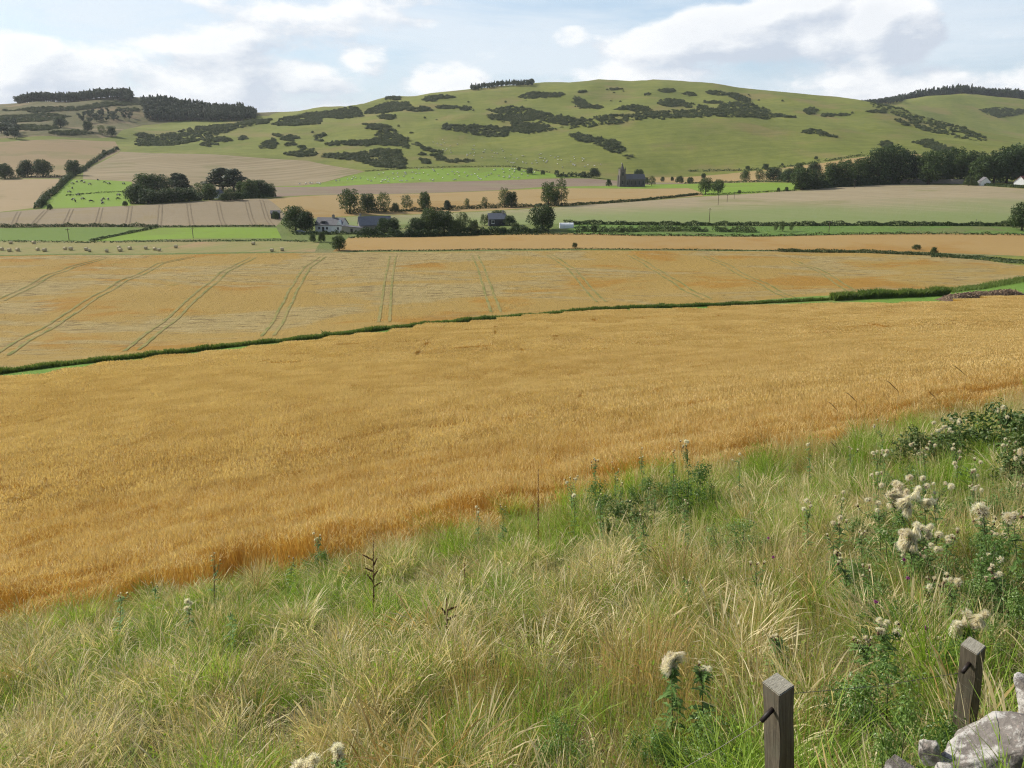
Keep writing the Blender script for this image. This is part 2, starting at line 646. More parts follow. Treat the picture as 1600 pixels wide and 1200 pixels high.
def lodged(T, flat, c):
    # flattened pale crop and standing orange crop in streaks; green weedy spots
    q = T.vmath('MULTIPLY', flat, (0.45, 1.0, 0))
    a = T.noise(T.vmath('ADD', q, (31, 7, 0)), 0.030, 6, 0.66, dist=0.8)
    c = T.mix(T.maprange(a, .48, .56, 0, .9, True), c, (.325, .25, .105))
    wr = T.noise(T.vmath('MULTIPLY', flat, (.30, 1, 0)), 0.62, 6, 0.78, dist=.5)
    lod = T.maprange(a, .46, .55, .12, 1, True)
    c = T.mix(T.math('MULTIPLY', lod, T.maprange(wr, .50, .62, 0, .8, True)), c, (.14, .092, .040))
    c = T.mix(T.math('MULTIPLY', lod, T.maprange(wr, .46, .34, 0, .6, True)), c, (.42, .33, .165))
    c = T.mix(T.maprange(T.noise(T.vmath('ADD', flat, (5, 91, 0)), 0.045, 6, 0.75), .62, .72, 0, .7, True), c, (.17, .17, .045))
    return c


MAT['barley_mid'] = field_mat('barley_far_crop', (.315, .208, .056), (.335, .228, .070), (.315, .175, .036), s1=0.03, s2=0.5, patch=(0.022, .53, .6), bump=0.9, bump_d=.7, extra=lodged)
MAT['barley_thin'] = field_mat('ripe_crop', (.305, .200, .075), (.325, .215, .082), (.29, .17, .05), s1=0.02, s2=0.3, bump=0.4)
MAT['stubble_bales'] = field_mat('baled_stubble', (.25, .205, .085), (.22, .20, .075), (.30, .20, .10), s1=0.03, s2=0.4, stripes=[(R(62), 2.2, (.16, .19, .055), .5)])
MAT['pasture'] = field_mat('pasture_grass', (.11, .165, .032), (.13, .185, .04), (.12, .155, .04), s1=0.02, s2=0.25)
MAT['pasture_bright'] = field_mat('lush_grass', (.150, .225, .030), (.175, .255, .036), (.155, .205, .036), s1=0.02, s2=0.25)
MAT['rough'] = field_mat('rough_grass', (.115, .155, .04), (.17, .19, .065), (.20, .185, .08), s1=0.05, s2=0.5, bump=.8, bump_d=.8)
MAT['marsh'] = field_mat('damp_grass', (.10, .175, .04), (.14, .20, .05), (.15, .165, .06), s1=0.05, s2=0.35, bump=.8, bump_d=.8)


def greening(T, flat, c):
    # undersown stubble: green at the foot of the slope, dry above
    y = T.vmath('DOT_PRODUCT', flat, (0, 1, 0))
    n = T.noise(flat, 0.012, 4, .6)
    g = T.maprange(T.math('ADD', y, T.math('MULTIPLY', n, 160.0)), 455, 570, 1.0, 0.0, True)
    return T.mix(T.math('MULTIPLY', g, 0.8), c, (.155, .205, .065))


MAT['stubble_pink'] = field_mat('dry_stubble', (.245, .20, .12), (.285, .23, .14), (.215, .19, .095), s1=0.015, s2=0.2,
                                stripes=[(R(-52), 5.0, (.35, .29, .18), .4)], extra=greening)
MAT['barley_back'] = field_mat('ripe_far_crop', (.29, .205, .088), (.31, .22, .10), (.275, .18, .066), s1=0.02, s2=0.2)
MAT['ploughed'] = field_mat('bare_soil', (.185, .135, .095), (.225, .165, .115), (.20, .165, .10), s1=0.02, s2=0.2, stripes=[(R(4), 6.0, (.27, .22, .15), .35)])
MAT['stubble_brown'] = field_mat('brown_stubble', (.215, .168, .092), (.25, .195, .108), (.195, .165, .08), s1=0.015, s2=0.15, stripes=[(R(55), 9.0, (.33, .265, .165), .5)])
MAT['stubble_left'] = field_mat('reddish_stubble', (.24, .172, .09), (.265, .19, .10), (.205, .165, .075), s1=0.01, s2=0.12, stripes=[(R(15), 7.0, (.22, .175, .08), .35)])
MAT['stubble_tan'] = field_mat('tan_stubble', (.28, .21, .115), (.31, .23, .13), (.245, .19, .095), s1=0.02, s2=0.2)
MAT['tram_field'] = field_mat('drilled_stubble', (.215, .170, .105), (.24, .19, .118), (.225, .175, .095), s1=0.02, s2=0.25)
MAT['gold_far'] = field_mat('far_gold_crop', (.31, .215, .09), (.30, .22, .10), (.21, .19, .07), s1=0.015, s2=0.15)
MAT['verge'] = field_mat('bank_litter', (.055, .045, .022), (.085, .068, .032), (.045, .050, .018), s1=0.5, s2=3.0, bump=.9, bump_d=.06)
MAT['ditch'] = field_mat('ditch_grass', (.115, .20, .035), (.16, .255, .045), (.17, .20, .06), s1=0.1, s2=0.7, bump=.8, bump_d=.4)

H1_low = [(-170, 620), (0, 599), (200, 575), (400, 550), (600, 525), (760, 506), (900, 494), (1050, 487), (1250, 481), (1400, 480), (1480, 476), (1600, 466), (1780, 448)]
H1_top = [(-170, 596), (0, 577), (200, 556), (400, 533), (600, 510), (760, 494), (900, 483), (1050, 476), (1250, 464), (1400, 456), (1480, 452), (1600, 434), (1780, 420)]
H2_low = [(-170, 404), (0, 400), (250, 398), (500, 395), (700, 393), (900, 391), (1100, 392), (1300, 394), (1450, 399), (1530, 405), (1600, 415), (1780, 418)]
H2_top = [(520, 393), (700, 391), (900, 389), (1100, 390), (1300, 391), (1450, 394), (1530, 397), (1600, 400), (1780, 405)]
H3_low = [(545, 371), (700, 367), (800, 365), (1000, 368), (1300, 367), (1600, 366), (1780, 367)]
# every field: name, material, outline as photo positions on the ground; the first that holds a spot wins
FIELDS = [
    ('barley_field', 'barley_mid', H1_top + H2_low[::-1]),
    ('ripe_field', 'barley_thin', H2_top + H3_low[::-1]),
    ('bale_field', 'stubble_bales', [(-170, 402), (0, 398.5), (250, 396), (492, 393), (500, 378), (440, 377), (300, 378), (0, 377), (-170, 377)]),
    ('pasture', 'pasture', [(-170, 376.5), (0, 376.5), (140, 377), (190, 366), (246, 356), (100, 355.5), (0, 356.5), (-170, 358)]),
    ('pasture', 'pasture_bright', [(145, 377), (300, 373), (440, 372), (432, 356), (250, 356), (194, 366)]),
    ('damp_meadow', 'marsh', [(892, 366.5), (1000, 367.5), (1300, 366.5), (1600, 365.5), (1780, 366.5), (1780, 352), (1600, 352.5), (1300, 352), (1000, 351), (880, 351)]),
    ('stubble_field', 'stubble_pink', [(480, 352), (620, 350), (860, 350), (1000, 350.5), (1300, 351.5), (1600, 352), (1780, 351.5), (1780, 300), (1600, 295.5), (1510, 289), (1400, 287.5), (1250, 297), (1100, 307), (870, 324), (700, 333), (560, 338), (480, 343)]),
    ('ripe_field', 'barley_back', [(418, 311), (550, 304), (700, 301), (800, 297), (870, 294), (1075, 294), (1096, 301), (1098, 306), (870, 323), (700, 332), (560, 337), (470, 341), (448, 334)]),
    ('pasture', 'pasture_bright', [(800, 296.5), (870, 293.5), (1075, 293.5), (1098, 301), (1100, 306), (1250, 296.5), (1245, 286), (1100, 287), (940, 291), (850, 292.5)]),
    ('ploughed_field', 'ploughed', [(428, 292), (560, 289), (800, 281.5), (920, 279), (1090, 286), (940, 290.5), (850, 292), (800, 296), (700, 300.5), (550, 303.5), (425, 308)]),
    ('sheep_pasture', 'pasture_bright', [(430, 291.5), (540, 276), (570, 268.5), (640, 264.5), (800, 262), (860, 271), (920, 278), (800, 281), (560, 288.5)]),
    ('stubble_field', 'stubble_brown', [(130, 266), (188, 237), (330, 241), (480, 251), (570, 268), (540, 275), (428, 291), (428, 305), (205, 318), (207, 284), (130, 280)]),
    ('stubble_field', 'stubble_left', [(-170, 227), (0, 222), (180, 221), (188, 236), (132, 262), (104, 278), (0, 279), (-170, 282)]),
    ('stubble_field', 'stubble_tan', [(-170, 283), (0, 280), (103, 279), (88, 300), (58, 324), (0, 331), (-170, 335)]),
    ('pasture', 'pasture_bright', [(62, 326), (60, 322), (90, 301), (106, 280), (206, 284), (204, 321)]),
    ('tramlined_field', 'tram_field', [(-170, 336), (0, 332), (62, 327), (205, 321.5), (418, 310), (446, 334), (432, 353), (250, 354), (100, 354), (0, 355), (-170, 357)]),
    ('ripe_field', 'gold_far', [(1010, 286), (1010, 277), (1170, 268), (1290, 254), (1350, 245), (1430, 241), (1520, 246), (1520, 258), (1300, 275), (1200, 285), (1100, 286)]),
]
near_edge = [(-60, 14.6), (-30, 14.4), (-14, 14.4), (-9, 14.3), (-6, 14.4), (-3, 15.3), (0, 16.4), (2, 17.8), (4, 18.4), (7, 19.6), (10, 20.8), (16, 23.2), (30, 26), (60, 28)]


def densify(P, closed=True):
    out = []
    n = len(P)
    for i in range(n if closed else n - 1):
        a, b = np.array(P[i]), np.array(P[(i + 1) % n])
        L = np.linalg.norm(b - a)
        st = max(1.5, 0.02 * (20 + max(min(a[1], b[1]), 0)))
        k = max(1, int(L / st))
        for j in range(k):
            out.append(a + (b - a) * j / k)
    if not closed:
        out.append(np.array(P[-1]))
    return np.array(out)


POLY = []
low = hits(H1_low)[:, :2]
pb = [tuple(p) for p in near_edge] + [tuple(p) for p in low[::-1]]
POLY.append(('barley_field', 'barley_soil', densify(pb)))
for (nm, mt, uv) in FIELDS:
    g3 = hits(uv)[:, :2]
    POLY.append((nm, mt, densify(g3)))
# bank at our feet, ditch strip between the crops, heathery hill, village ground
POLY.append(('bank', 'verge', densify([(-60, -11), (60, -11)] + [tuple(p) for p in near_edge[::-1]])))
ditch = [tuple(p) for p in hits(H1_low)[:, :2]] + [tuple(p) for p in hits(H1_top)[::-1][:, :2]]
POLY.append(('ditch_strip', 'ditch', densify(ditch)))
moor = [tuple(hit(u, v)[:2]) for (u, v) in ((-170, 217), (0, 216), (110, 215), (180, 214), (222, 196), (300, 187), (420, 181))] + [(-430, 1650), (-620, 2000), (-1500, 2000), (-1400, 1300)]
POLY.append(('moor', 'moor', densify(moor)))
POLY.append(('rough_ground', 'rough', densify([(-420, 262), (-150, 262), (330, 262), (330, 330), (330, 400), (0, 420), (-160, 420), (-420, 420)])))


def inside(P, x, y):
    c = np.zeros(len(x), bool)
    x1, y1 = P[:, 0], P[:, 1]
    x2, y2 = np.roll(x1, -1), np.roll(y1, -1)
    bb = (x >= x1.min()) & (x <= x1.max()) & (y >= y1.min()) & (y <= y1.max())
    idx = np.nonzero(bb)[0]
    xi, yi = x[idx], y[idx]
    r = np.zeros(len(idx), bool)
    for k in range(len(P)):
        if y1[k] == y2[k]:
            continue
        cond = (y1[k] > yi) != (y2[k] > yi)
        r ^= cond & (xi < (x2[k] - x1[k]) * (yi - y1[k]) / (y2[k] - y1[k]) + x1[k])
    c[idx] = r
    return c


pts2, edges2 = [], []
lgr = np.linspace(LG0, LG1, 300)
for i, l in enumerate(lgr):
    yy = math.exp(l)
    off = 0.5 * (i % 2)
    for s_ in np.linspace(-1.25, 1.25, 161):
        pts2.append(((s_ + off * 2.5 / 160) * 0.8 * yy, yy - 20))
for (_, _, P) in POLY:
    b = len(pts2)
    pts2 += [tuple(p) for p in P]
    edges2 += [(b + i, b + (i + 1) % len(P)) for i in range(len(P))]
res = delaunay_2d_cdt([Vector(p) for p in pts2], edges2, [], 0, 1e-4, False)
V2 = np.array([(v.x, v.y) for v in res[0]])
T2 = np.array([f for f in res[2] if len(f) == 3])
cen = V2[T2].mean(1)
fid = np.full(len(T2), -1)
for k in range(len(POLY) - 1, -1, -1):
    fid[inside(POLY[k][2], cen[:, 0], cen[:, 1])] = k
V3 = np.column_stack([V2, zf(V2[:, 0], V2[:, 1])])
GROUND_LABEL = {}
for k in range(-1, len(POLY)):
    tr = T2[fid == k]
    if not len(tr):
        continue
    used, inv = np.unique(tr, return_inverse=True)
    nm, mt = ('ground', 'hillside') if k < 0 else POLY[k][:2]
    a_ = V2[tr]
    flip = ((a_[:, 1] - a_[:, 0])[:, 0] * (a_[:, 2] - a_[:, 0])[:, 1] - (a_[:, 1] - a_[:, 0])[:, 1] * (a_[:, 2] - a_[:, 0])[:, 0]) < 0
    fc = inv.reshape(tr.shape)
    fc[flip] = fc[flip][:, ::-1]
    o = add(nm, mesh_np(nm, V3[used], fc, MAT[mt], smooth=True))
    tag(o, kind='structure')
FIELD_OBJ = {}


def strip(name, uv=None, width=0.5, mat=None, lift=0.05, line=None, step=3.0, parent=None):
    """a narrow ribbon lying on the ground along a line"""
    P = np.array(line) if line is not None else hits(uv)[:, :2]
    Q = []
    for i in range(len(P) - 1):
        k = max(1, int(np.linalg.norm(P[i + 1] - P[i]) / step))
        for j in range(k):
            Q.append(P[i] + (P[i + 1] - P[i]) * j / k)
    Q.append(P[-1])
    Q = np.array(Q)
    d = np.gradient(Q, axis=0)
    d /= np.linalg.norm(d, axis=1)[:, None] + 1e-9
    nrm = np.column_stack([-d[:, 1], d[:, 0]])
    wv = width * (1 + 0.25 * np.sin(np.arange(len(Q)) * 1.7 + P[0, 0]))
    Lp, Rp = Q + nrm * wv[:, None] / 2, Q - nrm * wv[:, None] / 2
    V, Fc = [], []
    for i in range(len(Q)):
        V += [(*Lp[i], zf(*Lp[i]) + lift), (*Rp[i], zf(*Rp[i]) + lift)]
        if i:
            Fc.append([2 * i - 2, 2 * i - 1, 2 * i + 1, 2 * i])
    o = add(name, mesh_np(name, V, Fc, mat), parent)
    if parent is None:
        tag(o, kind='structure')
    return o

# ------------------------------------------------------------------ trees
MAT['leaf_dark'] = leaf_mat('leaf_dark', [(.022, .040, .012), (.040, .068, .018), (.060, .090, .024)], .22)
MAT['leaf_mid'] = leaf_mat('leaf_mid', [(.034, .060, .016), (.058, .092, .022), (.085, .118, .030)], .25)
MAT['leaf_pale'] = leaf_mat('leaf_pale', [(.055, .080, .026), (.085, .115, .036), (.12, .14, .05)], .25)
MAT['needle'] = leaf_mat('needle', [(.026, .042, .019), (.042, .062, .026), (.066, .086, .036)], .15)
MAT['gorse'] = leaf_mat('gorse_leaf', [(.042, .062, .022), (.078, .102, .034), (.14, .15, .056)], .2)
MAT['hedge_leaf'] = leaf_mat('hedge_leaf', [(.030, .052, .015), (.052, .080, .022), (.085, .105, .034)], .22)
MAT['bark'] = plain_mat('bark', (.10, .078, .056), (.055, .043, .032), 5, .95, .1, .4)


def leaf_quads(P, N, size, rg, aspect=0.75, bend=0.25):
    """small leaf sprays: one folded quad each, at P, facing about N"""
    n = len(P)
    N = N / (np.linalg.norm(N, axis=1)[:, None] + 1e-9)
    r = rg.normal(size=(n, 3))
    A_ = np.cross(N, r)
    A_ /= np.linalg.norm(A_, axis=1)[:, None] + 1e-9
    B_ = np.cross(N, A_)
    s = (size * rg.uniform(.6, 1.4, n))[:, None]
    V = np.empty((n, 4, 3))
    V[:, 0] = P - A_ * s
    V[:, 1] = P - B_ * s * aspect + N * s * bend
    V[:, 2] = P + A_ * s * rg.uniform(.7, 1.2, n)[:, None]
    V[:, 3] = P + B_ * s * aspect + N * s * bend * .5
    return V.reshape(-1, 3), np.arange(n * 4).reshape(n, 4)


def blob_points(blobs, n, rg, shell=(.62, 1.03)):
    vol = np.array([b[3] * b[3] for b in blobs])
    k = rg.choice(len(blobs), n, p=vol / vol.sum())
    B = np.array(blobs)[k]
    d = rg.normal(size=(n, 3))
    d /= np.linalg.norm(d, axis=1)[:, None]
    rad = rg.uniform(shell[0], shell[1], n)[:, None]
    sq = np.array([1, 1, .85])
    return B[:, :3] + d * rad * B[:, 3:4] * sq, d, k


def tree_meshes(seed, kind):
    """a tree 10 m tall: (trunk mesh, crown mesh)"""
    rg = np.random.default_rng(seed)
    rd = random.Random(seed)
    mb = MB()
    blobs = []
    if kind == 'round':
        w, z0, nb, nl, ls = 5.6, .7, 34, 4600, .25
    elif kind == 'oval':
        w, z0, nb, nl, ls = 4.4, .5, 30, 4200, .24
    elif kind == 'oak':
        w, z0, nb, nl, ls = 6.0, 1.5, 24, 3300, .25
    elif kind == 'ash':
        w, z0, nb, nl, ls = 4.4, .8, 22, 1900, .23
    elif kind == 'bush':
        w, z0, nb, nl, ls = 7.0, .1, 28, 3000, .34
    elif kind == 'pine':
        w, z0, nb, nl, ls = 3.4, 1.4, 22, 2500, .25
    H = 10.0
    for i in range(nb):
        t = (i + .5) / nb
        zz = z0 + (H - z0) * (0.10 + 0.82 * t)
        u = (zz - z0) / (H - z0)
        if kind == 'pine':
            prof = (1 - u) ** .8 * .9 + .12
        elif kind == 'bush':
            prof = math.sqrt(max(0, 1 - (u * .95) ** 2))
        elif kind == 'oval':
            prof = math.sin(math.pi * min(1, .16 + .80 * u)) ** .7
        else:
            prof = math.sin(math.pi * min(1, .22 + .70 * u)) ** .75
        a = i * 2.39996 + rd.uniform(-.5, .5)
        rr = w * prof * rd.uniform(.35, .78)
        br = w * rd.uniform(.26, .42) * (0.65 + .45 * prof)
        br = min(br, (H - zz) * .95 + .35, zz * .9 + .1)
        blobs.append((math.cos(a) * rr, math.sin(a) * rr, zz, br))
    if kind in ('round', 'oak', 'oval'):
        blobs.append((0, 0, z0 + (H - z0) * .52, w * .55))
    P, N, kb = blob_points(blobs, nl, rg)
    N = N + rg.normal(scale=.55, size=N.shape)
    N[:, 2] += .25
    P[:, 2] = np.maximum(P[:, 2], .05)
    V, Fq = leaf_quads(P, N, ls, rg)
    tint = np.repeat(np.clip(.5 + .25 * rg.normal(size=len(blobs))[kb] * .8 + .2 * rg.normal(size=nl), 0, 1), 4)
    mt = {'round': 'leaf_dark', 'oval': 'leaf_mid', 'oak': 'leaf_mid', 'ash': 'leaf_pale', 'bush': 'hedge_leaf', 'pine': 'needle'}[kind]
    crown = mesh_np('crown', V, Fq, MAT[mt], tint=tint)
    th = H * (.88 if kind == 'pine' else .62)
    r0 = {'bush': .14, 'ash': .22, 'pine': .2}.get(kind, .36)
    pts = [(0, 0, -.5)] + [(rd.uniform(-.16, .16) * t * 3, rd.uniform(-.16, .16) * t * 3, th * t) for t in (.15, .4, .7, 1)]
    mb.tube(pts, [r0 * 1.35, r0, r0 * .8, r0 * .5, r0 * .15], 7)
    for (bx, by, bz, br) in blobs[2::2]:
        s = Vector(pts[2]) + (Vector(pts[3]) - Vector(pts[2])) * rd.random()
        s.z = min(s.z, bz * .8)
        e = Vector((bx, by, bz))
        mid = s.lerp(e, .5) + Vector((0, 0, .3))
        mb.tube([s, mid, e], [r0 * .38, r0 * .24, .03], 5, cap=False)
    return mb.mesh('trunk', MAT['bark'], True), crown


TREE = {}
for kd, cnt in (('round', 3), ('oval', 3), ('oak', 3), ('ash', 2), ('bush', 3), ('pine', 2)):
    TREE[kd] = [tree_meshes(100 + 17 * i + hash_, kd) for i, hash_ in zip(range(cnt), (3, 5, 9))]
    
_tc = [0]


def tree(u, vb, hpx, kind, label, wid=1.0, name=None, group=None, sink=0.0, Y=None, h=None):
    """one tree or bush whose foot stands at photo position (u, vb) and that is hpx tall there"""
    p = hit(u, vb) if Y is None else np.array([pix_dir(u, vb)[0] * Y / pix_dir(u, vb)[1], Y, 0])
    p[2] = float(zf(p[0], p[1]))
    hm = h if h else hpx * mpp(p) * 1.02
    _tc[0] += 1
    tm, cm = TREE[kind][_tc[0] % len(TREE[kind])]
    nm = name or {'bush': 'bush', 'pine': 'pine_tree'}.get(kind, 'broadleaf_tree')
    r = empty(nm, (p[0], p[1], p[2] - sink), _tc[0] * 2.4)
    s = hm / 10.0
    r.scale = (s * wid, s * wid, s)
    tag(r, label, 'bush' if kind == 'bush' else 'tree', group)
    add('trunk', tm, r)
    add('crown', cm, r)
    return r


def hedge(uv, hgt, wid, label, name='hedge', mat='hedge_leaf', dens=16, size=.30, cat='hedge', line=None, seed=1, uneven=.4, gaps=0.0):
    """a hedge following the ground: woody core and leaf sprays"""
    rg = np.random.default_rng(seed)
    P = np.array(line) if line is not None else hits(uv)[:, :2]
    seg = np.linalg.norm(np.diff(P, axis=0), axis=1)
    L = seg.sum()
    cs = np.concatenate([[0], np.cumsum(seg)])
    n = int(L * dens)
    t = rg.uniform(0, L, n)
    if gaps:
        t = t[sines(t, t * 0, 14, seed + 5) > -1.2 + gaps]
        n = len(t)
    x = np.interp(t, cs, P[:, 0])
    y = np.interp(t, cs, P[:, 1])
    dx = np.interp(t + .5, cs, P[:, 0]) - np.interp(t - .5, cs, P[:, 0])
    dy = np.interp(t + .5, cs, P[:, 1]) - np.interp(t - .5, cs, P[:, 1])
    dl = np.hypot(dx, dy) + 1e-9
    hh = hgt * (1 + uneven * (.5 * sines(t, 0 * t, 9, seed) + .35 * sines(t, 0 * t, 3, seed + 1)))
    hh = np.maximum(hh, .25 * hgt)
    a = rg.uniform(0, math.pi, n)
    rad = np.sqrt(rg.uniform(.35, 1, n))
    off = np.cos(a) * wid * .5 * rad
    zz = np.sin(a) * hh * rad + .02
    Q = np.column_stack([x - dy / dl * off, y + dx / dl * off, 0 * x])
    Q[:, 2] = zf(Q[:, 0], Q[:, 1]) + zz
    N = np.column_stack([-dy / dl * np.cos(a), dx / dl * np.cos(a), np.sin(a) + .2]) + rg.normal(scale=.5, size=(n, 3))
    V, Fq = leaf_quads(Q, N, size, rg)
    ti = np.repeat(np.clip(.5 + .22 * sines(t, 0 * t, 6, seed + 3) + .2 * rg.normal(size=n), 0, 1), 4)
    base = np.array([P[0, 0], P[0, 1], float(zf(*P[0]))])
    r = add(name, mesh_np(name, V - base, Fq, MAT[mat], tint=ti), loc=tuple(base))
    tag(r, label, cat)
    return r


# --- scrub and plantations far away: masses nobody could count


def gorse_proto(seed, w=1.0):
    rg = np.random.default_rng(seed)
    bl = [(rg.uniform(-.9, .9), rg.uniform(-.7, .7), rg.uniform(.35, .8), rg.uniform(.45, .8)) for _ in range(7)]
    P, N, k = blob_points(bl, 520, rg)
    P[:, 2] = np.maximum(P[:, 2], 0)
    V, Fq = leaf_quads(P, N + rg.normal(scale=.6, size=N.shape), .13, rg)
    return mesh_np('gorse_clump', V, Fq, MAT['gorse'], tint=np.repeat(rg.uniform(0, 1, len(P)), 4))


def conifer_proto(seed):
    rg = np.random.default_rng(seed)
    n = 420
    t = rg.uniform(0, 1, n) ** .8
    a = rg.uniform(0, math.tau, n)
    r = (1 - t) ** .7 * 1.9 * rg.uniform(.5, 1.05, n) + .1
    P = np.column_stack([np.cos(a) * r, np.sin(a) * r, 1.2 + t * 8.8])
    N = np.column_stack([np.cos(a), np.sin(a), .7 + 0 * a]) + rg.normal(scale=.4, size=(n, 3))
    V, Fq = leaf_quads(P, N, .36, rg)
    V2_, F2_ = [], []
    mb = MB().tube([(0, 0, -.5), (0, 0, 9)], [.2, .04], 5)
    tv = np.array(mb.v)
    Fa = Fq.tolist() + [[i + len(V) for i in f] for f in mb.f]
    mi = [0] * len(Fq) + [1] * len(mb.f)
    return mesh_np('conifer', np.vstack([V, tv]), Fa, [MAT['needle'], MAT['bark']], mi, tint=np.concatenate([np.repeat(rg.uniform(0, 1, n), 4), np.zeros(len(tv))]))


def broad_proto(seed):
    rg = np.random.default_rng(seed)
    bl = [(rg.uniform(-2.2, 2.2), rg.uniform(-2.2, 2.2), rg.uniform(3.6, 8), rg.uniform(1.3, 2.1)) for _ in range(10)]
    P, N, k = blob_points(bl, 480, rg)
    V, Fq = leaf_quads(P, N + rg.normal(scale=.4, size=N.shape), .46, rg)
    mb = MB().tube([(0, 0, -.5), (.1, 0, 6)], [.26, .08], 5)
    tv = np.array(mb.v)
    Fa = Fq.tolist() + [[i + len(V) for i in f] for f in mb.f]
    return mesh_np('far_tree', np.vstack([V, tv]), Fa, [MAT['needle'], MAT['bark']], [0] * len(Fq) + [1] * len(mb.f), tint=np.concatenate([np.repeat(rg.uniform(0, 1, len(P)), 4), np.zeros(len(tv))]))


def poly_fill(uvpoly, n, rg):
    """n photo positions inside an outline"""
    P = np.array(uvpoly, float)
    lo, hi = P.min(0), P.max(0)
    out = []
    while len(out) < n:
        c = rg.uniform(lo, hi, (n * 3, 2))
        m = inside(P, c[:, 0], c[:, 1])
        out += c[m].tolist()
    return out[:n]


def ground_fill(uvpoly, spacing, rg, cap=4000):
    """points spread evenly over the ground inside an outline given as photo positions"""
    G = hits(uvpoly)[:, :2]
    area = 0.5 * abs(np.dot(G[:, 0], np.roll(G[:, 1], -1)) - np.dot(G[:, 1], np.roll(G[:, 0], -1)))
    n = int(min(cap, max(3, area / spacing ** 2)))
    lo, hi = G.min(0), G.max(0)
    out = np.zeros((0, 2))
    while len(out) < n:
        c = rg.uniform(lo, hi, (n * 4, 2))
        out = np.vstack([out, c[inside(G, c[:, 0], c[:, 1])]])
    out = out[:n]
    return np.column_stack([out, zf(out[:, 0], out[:, 1])])


def ell(u, v, ru, rv, tilt=0.0, k=14):
    o = []
    for i in range(k):
        t = math.tau * i / k
        a, b = math.cos(t) * ru, math.sin(t) * rv
        o.append((u + a, v + b + a * tilt))
    return o


GORSE = [
    [(216, 228), (214, 208), (300, 200), (400, 188), (424, 186), (420, 193), (340, 210), (255, 228)],
    [(424, 195), (450, 184), (500, 185), (500, 194), (460, 197)],
    [(445, 184), (480, 176), (560, 168), (568, 182), (530, 186), (480, 184)],
    [(570, 178), (580, 168), (610, 158), (640, 160), (636, 172), (610, 176)],
    ell(655, 171, 20, 4), ell(605, 183, 13, 4), ell(615, 154, 12, 3), ell(672, 156, 10, 3), ell(700, 168, 20, 3), ell(690, 152, 22, 3), ell(727, 170, 10, 3),
    [(570, 194), (600, 196), (620, 208), (636, 218), (634, 232), (620, 228), (512, 228), (508, 224), (590, 218), (592, 206), (572, 200)],
    [(505, 246), (512, 240), (560, 240), (590, 234), (622, 234), (634, 252), (632, 264), (590, 262), (560, 252)],
    [(636, 218), (660, 228), (682, 237), (700, 240), (690, 242), (660, 233)],
    ell(684, 246, 12, 4, .2), ell(665, 253, 8, 4, .3), ell(710, 252, 10, 3), ell(730, 252, 8, 2), ell(660, 241, 5, 2),
    ell(472, 241, 24, 4), ell(452, 216, 12, 5), ell(420, 227, 12, 6), ell(425, 220, 6, 2), ell(453, 226, 6, 3), ell(500, 213, 7, 4), ell(500, 219, 6, 2), ell(472, 231, 5, 4), ell(485, 234, 4, 2), ell(433, 212, 5, 2),
    ell(340, 219, 22, 4), ell(325, 227, 12, 3), ell(380, 216, 6, 3),
    [(694, 204), (694, 195), (740, 196), (800, 200), (790, 214), (760, 214)],
    [(762, 186), (768, 180), (800, 180), (840, 184), (838, 188), (790, 190)],
    [(800, 190), (850, 195), (870, 202), (830, 210), (800, 206)],
    [(760, 172), (800, 166), (860, 178), (900, 186), (920, 186), (900, 200), (880, 196), (830, 184), (780, 178)],
    [(808, 152), (830, 144), (860, 145), (884, 147), (870, 152), (830, 154)],
    [(894, 160), (900, 150), (915, 158), (925, 168), (908, 170)], ell(932, 168, 9, 3), ell(910, 143, 5, 2), ell(960, 140, 12, 1.5), ell(1013, 148, 5, 2),
    [(905, 200), (915, 186), (960, 180), (1000, 176), (1060, 172), (1120, 170), (1140, 160), (1170, 160), (1200, 172), (1215, 184), (1150, 184), (1080, 184), (1000, 188), (940, 198)],
    [(960, 172), (990, 164), (1020, 170), (1000, 175)], ell(1050, 161, 20, 6), ell(1075, 165, 8, 4), ell(1098, 168, 8, 3), ell(1043, 142, 14, 3), ell(1080, 148, 12, 3, .1), ell(1120, 146, 18, 3, .1), ell(1155, 153, 18, 5, .3), ell(1115, 160, 14, 2),
    [(886, 212), (905, 208), (935, 216), (965, 222), (980, 236), (960, 240), (940, 228), (905, 220)], ell(985, 245, 6, 2),
    [(1205, 182), (1215, 178), (1245, 184), (1225, 184)],
    ell(1266, 174, 9, 5), ell(1292, 181, 10, 3), ell(1315, 180, 10, 1.5), [(1252, 207), (1272, 202), (1308, 216), (1290, 214)],
    [(1355, 158), (1385, 164), (1420, 176), (1470, 190), (1520, 204), (1543, 222), (1500, 216), (1450, 206), (1425, 194), (1395, 178), (1360, 166)],
    ell(1385, 226, 10, 5), ell(1410, 192, 10, 4, .3), ell(1370, 175, 14, 2), ell(1440, 200, 12, 3, .4),
    [(1428, 222), (1450, 218), (1484, 232), (1478, 240), (1450, 232)],
    [(1530, 172), (1560, 168), (1600, 172), (1600, 178), (1560, 184), (1540, 178)],
    # heathery hill at the side
    [(0, 172), (60, 168), (130, 166), (200, 158), (215, 164), (130, 172), (60, 178)], [(0, 182), (80, 178), (110, 182), (60, 190), (0, 190)], ell(200, 172, 20, 3), ell(50, 200, 40, 4), ell(110, 208, 30, 3),
]
rg = np.random.default_rng(5)
gp = []
for poly in GORSE:
    q = ground_fill(poly, 3.2, rg, 1300)
    q[:, :2] += rg.normal(0, 1.6, (len(q), 2))
    q[:, 2] = zf(q[:, 0], q[:, 1])
    q = q[(sines(q[:, 0], q[:, 1], 26, 17) + .7 * sines(q[:, 0], q[:, 1], 11, 18) > -1.2)]
    gp.append(q)
gp = np.vstack(gp)
